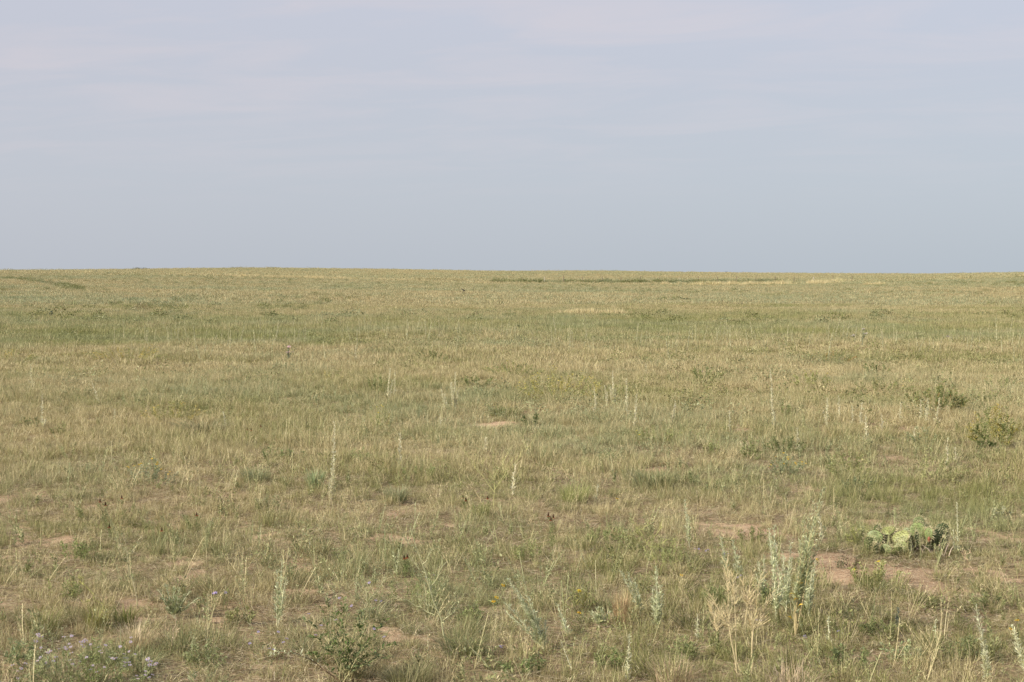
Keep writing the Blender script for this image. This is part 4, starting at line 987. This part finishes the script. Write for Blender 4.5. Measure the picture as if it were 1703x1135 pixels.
# thistles
def thistle(px, py, ty, label, flower=(0.62, .42, .44), k_=1.0, leafc=(0.16, .19, .13)):
    loc, k = P(px, py); root = thing('thistle', loc); H = (py - ty) * k
    pts = spine_curve(H, (0.02, 0)); leafy_stem(root, pts, 46, .10 * k_, .03 * k_, leafc, (.2, .22, .15), r=.007, tmin=.02)
    for i in range(3):
        d = Vector((random.uniform(-.13, .13), 0, H * random.uniform(.65, .9))); leafy_stem(root, arch((0, 0, H * .45), d), 16, .07 * k_, .02 * k_, leafc, (.2, .22, .15), r=.005, tmin=.2, name='branch')
        flower_head(root, d, .03, flower, (.3, .25, .2), 9)
    flower_head(root, Vector((0.02, 0, H)), .045, flower, (.5, .4, .35), 11)
    tag(root, label, 'thistle')
thistle(479, 604, 577, 'grey green thistle with a pinkish head in the upper left grass', k_=.6, leafc=(0.26, .29, .19))
thistle(1434, 580, 548, 'tall grey thistle with whitish heads in the green band at the right', (0.55, .5, .45), .55, (0.28, .31, .2))
thistle(85, 532, 519, 'dark isolated plant at the far left edge of the green band', (0.14, .18, .13), .8, (0.09, .12, .08))
thistle(1575, 568, 560, 'small thistle with a pinkish head far right in the green band', (.5, .4, .4), .6, (0.28, .31, .2))
thistle(1418, 566, 558, 'small pale headed thistle left of the tall thistle', (.5, .45, .42), .6, (0.28, .31, .2))

# ------------------------------------------------------------------ the green band of stalks: individuals from shared meshes
def stalk_proto(H):
    f = MB(); pts = spine_curve(H, (random.uniform(-.1, .1) * H, 0), wob=.03); f.tube(pts, [.005 - .0004 * i for i in range(9)], (0.70, .64, .44), 4)
    for i in range(90):
        t = .15 + .85 * random.random(); p, d = at_t(pts, t); a = random.uniform(0, 2 * PI)
        f.leaf(p, Vector((math.cos(a), math.sin(a), 0)) * .6 + d, .05 * (1.1 - .5 * t), .014, jit((0.58, .57, .36), .3), droop=0)
    o = f.build('pale_stalk', M_LEAF); return o
PR = [stalk_proto(random.uniform(.38, .5)) for _ in range(8)]
# stuck to the clumps seen in the photograph: cluster centres in pixels
cl = [(375, 572, 40), (430, 575, 26), (480, 570, 26), (560, 560, 30), (620, 558, 30), (700, 560, 40), (760, 566, 36), (820, 560, 40), (860, 572, 26), (930, 575, 30), (990, 585, 36),
      (1060, 578, 30), (1100, 580, 40), (1160, 575, 40), (1210, 570, 30), (1270, 575, 30), (1330, 572, 36), (1390, 565, 30), (1480, 575, 30), (1520, 580, 40), (1590, 585, 36), (1660, 578, 30), (1690, 572, 20), (250, 570, 40), (300, 562, 30)]
n = 0
for q in range(285):
    c_ = random.choice(cl) if random.random() < .72 else (random.uniform(200, 1700), random.uniform(548, 600), 30)
    px = random.gauss(c_[0], c_[2] * .7); py = min(606, max(545, random.gauss(c_[1], 8)))
    src = random.choice(PR)
    if q < 8: o = PR[q]
    else: o = src.copy(); col.objects.link(o)
    x_, y_, z_ = ray(px, py); o.location = (x_, y_, z_ - .01)
    s = random.choice((.45, .6, .75, .85, 1.0, 1.15)) * random.uniform(.85, 1.1); o.scale = (s * .8, s * .8, s); o.rotation_euler = (random.uniform(-.2, .2), random.uniform(-.25, .25), random.uniform(0, 6.28))
    tag(o, 'short pale stalk, one of the crowd standing along the green band', 'stalk', 'pale stalks crowded along the green band')
# small leafy weeds of the middle ground: countless, one mass
def weed_proto(n, R_, H, L, w, dmax=.6, b0=0., b1=1.):
    V = []; T = []; Rr = []
    a = RG.uniform(0, 2 * PI, n); r_ = R_ * np.sqrt(RG.uniform(0, 1, n)); z = RG.uniform(.1, 1, n) * H * (1 - .5 * (r_ / R_) ** 2)
    p = np.stack([r_ * np.cos(a), r_ * np.sin(a), z], 1)
    d = RG.normal(0, 1, (n, 3)); d[:, 2] = np.abs(d[:, 2]) * .8 + .1; d /= np.linalg.norm(d, axis=1)[:, None]
    s = np.cross(d, RG.normal(0, 1, (n, 3))); s /= np.linalg.norm(s, axis=1)[:, None]
    l = (L * RG.uniform(.5, 1.2, n))[:, None]; ww = (w * RG.uniform(.6, 1.2, n))[:, None] / 2
    V = np.stack([p, p + d * l * .5 + s * ww, p + d * l, p + d * l * .5 - s * ww], 1).reshape(-1, 3)
    Q = (np.arange(n) * 4)[:, None] + np.array([[0, 1, 2, 3]])
    R3 = np.stack([RG.uniform(0, dmax, n), RG.uniform(b0, b1, n), np.zeros(n)], 1)
    return V, Q, np.zeros((0, 3), int), np.repeat(R3[:, None], 4, 1).reshape(-1, 3)
WD = [weed_proto(80, .08, .12, .020, .0062, .6, 0, .8) for _ in range(5)]
C_WD = proto_coll('weed_sprig', WD, M_GRASS)
x, y = field(5.0, 5, 24, 3)
k_ = (fbm(x, y, 2.5, 201, 3) > .50) & (RG.uniform(0, 1, len(x)) > bare(x, y) * .8)
x, y = x[k_], y[k_]
o = put('low_weeds', C_WD, x, y, 5, .6, 1.35, 'small yellow green leafy weeds scattered through the grass', g_off=.30, grey=.1); o['category'] = 'weeds'

WD2 = [weed_proto(70, .20, .24, .050, .018, .5, 0, .6) for _ in range(4)] + [weed_proto(60, .18, .20, .045, .016, .9, .3, 1) for _ in range(2)]
C_WD2 = proto_coll('weed_bunch', WD2, M_GRASS)
x, y = field(2.4, 18, 66, 4)
k_ = fbm(x, y, 6, 221, 3) + .10 * (vn(x, y, 1.2, 5) - .5) > .49
x, y = x[k_], y[k_]
o = put('leafy_weeds', C_WD2, x, y, 6, .4, 1.1, 'green and yellowish leafy weeds speckling the middle distance', g_off=.35); o['category'] = 'weeds'

# ------------------------------------------------------------------ far strip: ditch weeds, pale straw, fence, shrubs
def strip(name, coll, pts, n, s0, s1, label, spread, g=0.0, yellow=0.0, y_j=1.5, cat='weeds', g_abs=None):
    xs = []; ys = []
    seg = [(ray(*pts[i]), ray(*pts[i + 1])) for i in range(len(pts) - 1)]
    w = np.array([math.dist(a[:2], b[:2]) for a, b in seg]); w = w / w.sum()
    for i, (a, b) in enumerate(seg):
        m = int(n * w[i]) + 1; t = RG.uniform(0, 1, m)
        xs.append(a[0] + (b[0] - a[0]) * t); ys.append(a[1] + (b[1] - a[1]) * t + RG.normal(0, y_j, m))
    x = np.concatenate(xs); y = np.concatenate(ys)
    k = fbm(x, y * .3, spread, 211 + len(name), 2) > .36; x, y = x[k], y[k]
    o = put(name, coll, x, y, len(coll.objects), s0, s1, label, g_off=g, yellow=yellow); o['category'] = cat
    return o
WF = [weed_proto(120, .5, .55, .16, .06) for _ in range(4)]
C_WF = proto_coll('ditch_weed', WF, M_GRASS)
WG = [weed_proto(120, .6, .62, .16, .07, .4, 0.05, .5) for _ in range(4)]
C_WG = proto_coll('dark_ditch_weed', WG, M_GRASS)
ST_ = [blades(70, .45, (.35, .65), .028, (.12, .1), (.3, .2), seg=2, dry=(.7, 1), bright=(.45, 1)) for _ in range(4)]
C_ST = proto_coll('pale_straw', ST_, M_GRASS)
strip('ditch_weeds', C_WG, [(820, 471.5), (1000, 472.5), (1136, 472.5), (1300, 471)], 620, .5, 1.4, 'dark green weeds in a long line before the far rise', 10, g=.6)
strip('yellow_weeds', C_WF, [(690, 468), (770, 469)], 130, .7, 1.1, 'yellow green weeds at the left end of the far weed line', 8, g=.2, yellow=.5)
strip('yellow_ditch_weeds', C_WF, [(1300, 469.5), (1400, 468), (1520, 465), (1620, 461), (1703, 459)], 240, .6, 1.0, 'yellowish weeds along the far track at the right', 9, g=.2, yellow=.4)
strip('roadside_weeds', C_WF, [(400, 459), (480, 461), (560, 463)], 160, .5, .9, 'yellow green weeds along the far track left of centre', 8, g=.2, yellow=.4)
strip('pale_straw_line', C_ST, [(1100, 475), (1200, 475.5), (1330, 474.5), (1400, 472)], 420, .6, 1.7, 'row of bleached straw along the far weed line at the right', 9)
strip('straw_line', C_ST, [(90, 454), (160, 455.5), (240, 457.5), (333, 459.5), (450, 462), (568, 465), (690, 469)], 560, .4, 1.2, 'thin line of pale straw marking the far track on the left', 16, y_j=1.0)
strip('golden_straw_line', C_ST, [(1400, 468.5), (1520, 466), (1620, 462.5), (1703, 460.5)], 300, .5, .8, 'thin golden straw line marking the far track on the right', 16, yellow=.4, y_j=1.0)
strip('bleached_straw', C_ST, [(1440, 475.5), (1480, 476)], 34, .7, 1.1, 'small bleached straw patch far right below the track', 3)
strip('blond_grass_patch', C_ST, [(955, 525), (1000, 525), (1035, 525)], 34, .35, .75, 'short row of bright blond grass just beyond the green band', 3, y_j=.5)
strip('blond_wisps', C_ST, [(915, 524), (955, 525)], 7, .35, .6, 'a few thin blond wisps left of the bright blond row', 3, y_j=.3)
strip('gully_weeds', C_WG, [(10, 464), (40, 467), (70, 471), (100, 475), (140, 484)], 190, .3, .6, 'dark green weeds standing for the shadow of a shallow gully at the far left', 12, g=.5)  # row of dark weeds stands in for the gully's shadow
strip('green_streak', C_WG, [(0, 510), (60, 510), (180, 507), (300, 515)], 150, .15, .35, 'dark green streak of weeds at the left beyond the green band', 6, g=.4)

x, y = field(0.16, 52, 420, 10)
k_ = (fbm(x, y * .5, 12, 341, 3) > .50); x, y = x[k_], y[k_]
o = put('distant_weeds', C_WG, x, y, 4, .18, .62, 'dull green weeds mottling the far grassland', g_off=.1); o['category'] = 'weeds'
strip('dark_streak', C_WG, [(1240, 480), (1400, 484), (1560, 488), (1703, 492)], 90, .2, .5, 'broken dull green streak in the far grass at the right', 8, g=.3, y_j=2.5)
strip('faint_track', C_ST, [(700, 494), (850, 492), (1000, 489), (1160, 483)], 150, .25, .45, 'faint pale line crossing the far grass in the centre', 30, y_j=.5)
strip('track_weeds', C_WG, [(1420, 468), (1500, 466), (1600, 463), (1703, 460)], 130, .3, .7, 'thin dark weeds along the far track at the right', 9, g=.3)
def fence():
    root = None; xs = list(range(905, 1420, 32)); base = []
    pts3 = [ray(px, 472.2 if px < 1250 else 472.2 - (px - 1250) * .012) for px in xs]
    root = thing('wire_fence', pts3[0])
    o0 = Vector(pts3[0])
    for i, p in enumerate(pts3):
        v = Vector(p) - o0; m = MB(); h = random.uniform(1.15, 1.45); t = random.uniform(-.05, .05); r = .055
        cc = (0.17, .13, .10) if i % 7 else (0.55, .5, .42)
        m.tube([v + Vector((0, 0, -.2)), v + Vector((t * .5, 0, h * .5)), v + Vector((t, 0, h))], [r, r * .95, r * .85], jit(cc, .2), 7)
        m.build('post', M_WOOD, root); base.append(v + Vector((t * .9, -.06, h)))
    for lev in (.12, .45, .8):
        m = MB(); pp = []
        for a, b in zip(base[:-1], base[1:]):
            pp += [a - Vector((0, 0, lev)), a.lerp(b, .5) - Vector((0, 0, lev + .05))]
        pp.append(base[-1] - Vector((0, 0, lev))); m.tube(pp, .004, (0.35, .34, .33), 4); m.build('wire', M_WIRE, root)
    tag(root, 'thin wire fence on wooden posts behind the far line of green weeds', 'fence')
fence()

def far_shrub(px, py, wpx, hpx, label, c=(0.10, .13, .06), back=0.0, n=420):
    x_, y_, z_ = ray(px, py)
    if back:
        ys_ = np.linspace(350, 760, 400); xs_ = ys_ * (px - CX) / F; e_ = (terrain(xs_, ys_) - EYE) / ys_; q_ = int(np.argmax(e_))
        x_, y_, z_ = float(xs_[q_]), float(ys_[q_]), float(terrain(xs_[q_], ys_[q_]))
    k = math.hypot(x_, y_) / F; W = wpx * k / 2; H = hpx * k; root = thing('shrub', (x_, y_, z_))
    f = MB(); m = MB(); lobes = [(random.uniform(-.75, .75) * W, random.uniform(-.5, .5) * W, random.uniform(.45, 1) * H) for _ in range(7)]
    for i in range(n):
        lx, ly, lh = random.choice(lobes); p = Vector((lx + random.gauss(0, .17) * W, ly + random.gauss(0, .2) * W, abs(random.uniform(0.0, lh) + random.gauss(0, .06) * H)))
        s = max(.1, min(W, H) * .35) * random.uniform(.4, 1)
        f.leaf(p, (random.uniform(-1, 1), random.uniform(-1, 1), random.uniform(-.2, 1)), s, s * .5, jit(c, .35))
    for (lx, ly, lh) in lobes: m.tube([(0, 0, -.05), (lx * .5, ly * .5, lh * .5), (lx, ly, lh * .9)], [.05, .03, .012], BROWN, 4)
    m.build('stems', M_STEM, root); f.build('foliage', M_LEAF, root)
    tag(root, label, 'shrub')
far_shrub(235, 448, 26, 4, 'dark shrub breaking the skyline at the left', back=560)
far_shrub(222, 448, 10, 2.4, 'small low shrub on the skyline touching the dark one', back=565)
far_shrub(542, 460.5, 34, 4.2, 'dark shrub line below the skyline left of centre', (0.09, .11, .045), n=700)
far_shrub(395, 446, 30, 3.5, 'pale green mound of brush on the skyline, left end of the rise', (0.20, .22, .10), back=600)
far_shrub(452, 446, 30, 3.2, 'green brush on the skyline, right end of the rise', (0.17, .2, .09), back=600)
far_shrub(1208, 455, 6, 3.4, 'tiny lone dark shrub on the skyline right of centre', (0.05, .06, .05), back=560, n=200)
far_shrub(1144, 501, 20, 5, 'small dark green shrub in the far grass right of centre', n=300)
far_shrub(1190, 501, 16, 3.5, 'fainter green shrub right of the small dark one in the far grass', (0.16, .19, .09), n=220)
far_shrub(1643, 458, 22, 1.8, 'low dark brush just below the skyline at the far right', (0.14, .13, .07), n=200)
far_shrub(91, 471, 10, 2.6, 'small dark shrub above the gully shadow line at the far left', n=160)
far_shrub(318, 469, 12, 1.8, 'tiny dark shrub in the far grass at the left', n=120)
far_shrub(28, 504, 12, 3, 'small green shrub near the left edge above the dark streak', (0.13, .16, .08), n=200)
far_shrub(1000, 464, 6, 1.8, 'tiny dark shrub on the far rise above the weed line', n=90)
far_shrub(1155, 462, 8, 1.8, 'tiny brown shrub on the far rise at the right', (0.15, .12, .07), n=90)
far_shrub(1050, 552, 18, 7, 'dark green bush inside the green band right of centre', (0.12, .15, .07), n=260)
far_shrub(1066, 545, 12, 6, 'second dark bush inside the green band, slightly farther back', (0.12, .15, .07), n=200)
far_shrub(1560, 545, 14, 7, 'dark bush inside the green band near the right', (0.13, .16, .07), n=240)
far_shrub(1488, 545, 20, 4, 'low dark bush in the green band left of the near right one', (0.15, .18, .08), n=240)
far_shrub(725, 550, 20, 8, 'dark bush in the green band at the centre', (0.14, .17, .07), n=260)
far_shrub(860, 550, 12, 8, 'narrow dark bush in the green band right of the centre', (0.13, .16, .07), n=200)
far_shrub(300, 540, 30, 8, 'rounded olive bush in the green band at the left', (0.20, .22, .09), n=300)
far_shrub(215, 545, 34, 9, 'wide olive bush in the green band far left', (0.19, .21, .09), n=320)
far_shrub(1402, 463, 9, 3.6, 'pale dry shrub by the far fence end', (0.5, .42, .26), n=200)
far_shrub(1478, 466, 9, 3.6, 'rounded blond shrub beside the far track at the right', (0.58, .47, .28), n=200)

def bird():
    x_, y_, z_ = ray(772, 500); d = 95.0; x_ = x_ * d / y_; z_ = EYE - (484 - HY) * d / F
    root = thing('bird', (x_, d, z_)); root.rotation_euler = (0.1, -0.35, 0.9); root.scale = (.8, .8, .8)
    b = MB(); n = 9
    b.tube([(-.13 + .26 * i / n, 0, .012 * math.sin(i * .8)) for i in range(n + 1)], [.004, .012, .020, .029, .033, .032, .026, .021, .020, .006], (0.045, .038, .032), 10)
    b.tube([(.125, 0, .008), (.150, 0, .003)], [.006, .001], (0.1, .08, .04), 6)
    body = b.build('body', M_BIRD, root, True)
    t = MB(); t.add([(-.11, -.015, .004), (-.11, .015, .004), (-.20, .035, .004), (-.20, -.035, .004), (-.11, 0, -.004), (-.20, 0, -.002)], [(0, 1, 2, 3), (0, 4, 1), (0, 3, 5, 4), (1, 4, 5, 2), (3, 2, 5)], (0.05, .04, .035)); t.build('tail', M_BIRD, root)
    for s in (-1, 1):
        w = MB(); vs = []
        prof = [(0, .055, -.045, .0), (.07, .06, -.055, .05), (.14, .045, -.055, .10), (.21, .015, -.045, .135), (.25, -.03, -.05, .15)]
        for (u, a, c_, h) in prof: vs += [(a, s * u, .012 + h), (c_, s * u, .012 + h), (a * .5 + c_ * .5, s * u, .019 + h)]
        fs = []
        for i in range(len(prof) - 1):
            a = i * 3; fs += [(a, a + 1, a + 4, a + 3), (a, a + 3, a + 5, a + 2), (a + 1, a + 2, a + 5, a + 4)]
        w.add(vs, fs, (0.05, .042, .036)); w.build('wing', M_BIRD, root)
    tag(root, 'small dark bird flying low over the far grass, wings raised', 'bird')
bird()

# ------------------------------------------------------------------ light, sky, camera
SUN = Vector((-0.84, -0.42, 0.0)).normalized() * math.cos(math.radians(32)) + Vector((0, 0, math.sin(math.radians(32))))
sl = bpy.data.lights.new('sun', 'SUN'); sl.energy = 5.0; sl.angle = math.radians(0.6); sl.color = (1.0, 0.91, 0.78)
so = bpy.data.objects.new('sun', sl); col.objects.link(so); so.rotation_euler = SUN.to_track_quat('Z', 'Y').to_euler(); so.location = (-20, -10, 20)

w = bpy.data.worlds.new('World'); scene.world = w; w.use_nodes = True; nt = w.node_tree; nt.nodes.clear(); L = nt.links
sky = nt.nodes.new('ShaderNodeTexSky'); sky.sky_type = 'NISHITA'; sky.sun_disc = False
sky.sun_elevation = math.radians(32); sky.sun_rotation = math.atan2(SUN.x, SUN.y) % (2 * PI); sky.air_density = 1.0; sky.dust_density = 2.0
tc = nt.nodes.new('ShaderNodeTexCoord'); sp = nt.nodes.new('ShaderNodeSeparateXYZ'); L.new(tc.outputs['Generated'], sp.inputs[0])
# thin high veil: pale grey blue, a little darker toward the horizon
veil = ramp(nt, mth(nt, 'MULTIPLY', mth(nt, 'MAXIMUM', sp.outputs[2], 0.0), 6.0), [(0.0, (0.500, 0.560, 0.622)), (0.35, (0.528, 0.582, 0.658)), (0.75, (0.560, 0.595, 0.685)), (1.0, (0.585, 0.615, 0.715))])
# streaks seen on the cloud sheet's own plane
mz = mth(nt, 'ADD', mth(nt, 'MAXIMUM', sp.outputs[2], 0.0), 0.06)
cx = mth(nt, 'DIVIDE', sp.outputs[0], mz); cyy = mth(nt, 'DIVIDE', sp.outputs[1], mz)
cb = nt.nodes.new('ShaderNodeCombineXYZ'); L.new(cx, cb.inputs[0]); L.new(mth(nt, 'ADD', mth(nt, 'MULTIPLY', cyy, 1.5), mth(nt, 'MULTIPLY', cx, .35)), cb.inputs[1])
n1 = nt.nodes.new('ShaderNodeTexNoise'); n1.inputs['Scale'].default_value = 1.15; n1.inputs['Detail'].default_value = 9; n1.inputs['Roughness'].default_value = .58; n1.inputs['Distortion'].default_value = .6
L.new(cb.outputs[0], n1.inputs['Vector'])
cf = mth(nt, 'MULTIPLY_ADD', n1.outputs[0], 4.5, -1.95, clamp=True)
high = mth(nt, 'MULTIPLY_ADD', sp.outputs[2], 9.0, -.35, clamp=True)
left = mth(nt, 'MULTIPLY_ADD', sp.outputs[0], -1.6, .55, clamp=True)
cfac = mth(nt, 'MULTIPLY', mth(nt, 'MULTIPLY', cf, high), mth(nt, 'MULTIPLY_ADD', left, .55, .50))
veil2 = mixc(nt, cfac, veil, (0.68, 0.645, 0.70))
# the left of the view is warmer, the right bluer
veil3 = mixc(nt, mth(nt, 'MULTIPLY', left, .35), veil2, (0.56, 0.545, 0.61))
sc = nt.nodes.new('ShaderNodeVectorMath'); sc.operation = 'SCALE'; L.new(veil3, sc.inputs[0]); sc.inputs['Scale'].default_value = 10.2 / 1.30
mx = mixc(nt, 0.90, sky.outputs[0], sc.outputs[0])
bg = nt.nodes.new('ShaderNodeBackground'); bg.inputs['Strength'].default_value = 0.1; L.new(mx, bg.inputs['Color'])
ow = nt.nodes.new('ShaderNodeOutputWorld'); L.new(bg.outputs[0], ow.inputs[0])

cd = bpy.data.cameras.new('camera'); cam = bpy.data.objects.new('camera', cd); col.objects.link(cam); scene.camera = cam
cd.sensor_width = 36; cd.lens = 36 * F / 1703; cd.clip_end = 20000; cd.clip_start = 0.1
cam.location = (0, 0, EYE); cam.rotation_euler = (PI / 2 - PITCH, 0, 0)
scene.view_settings.view_transform = 'Standard'; scene.view_settings.look = 'None'; scene.view_settings.exposure = 0.38; scene.view_settings.gamma = 1
scene.cycles.max_bounces = 6; scene.cycles.diffuse_bounces = 3; scene.cycles.transparent_max_bounces = 4
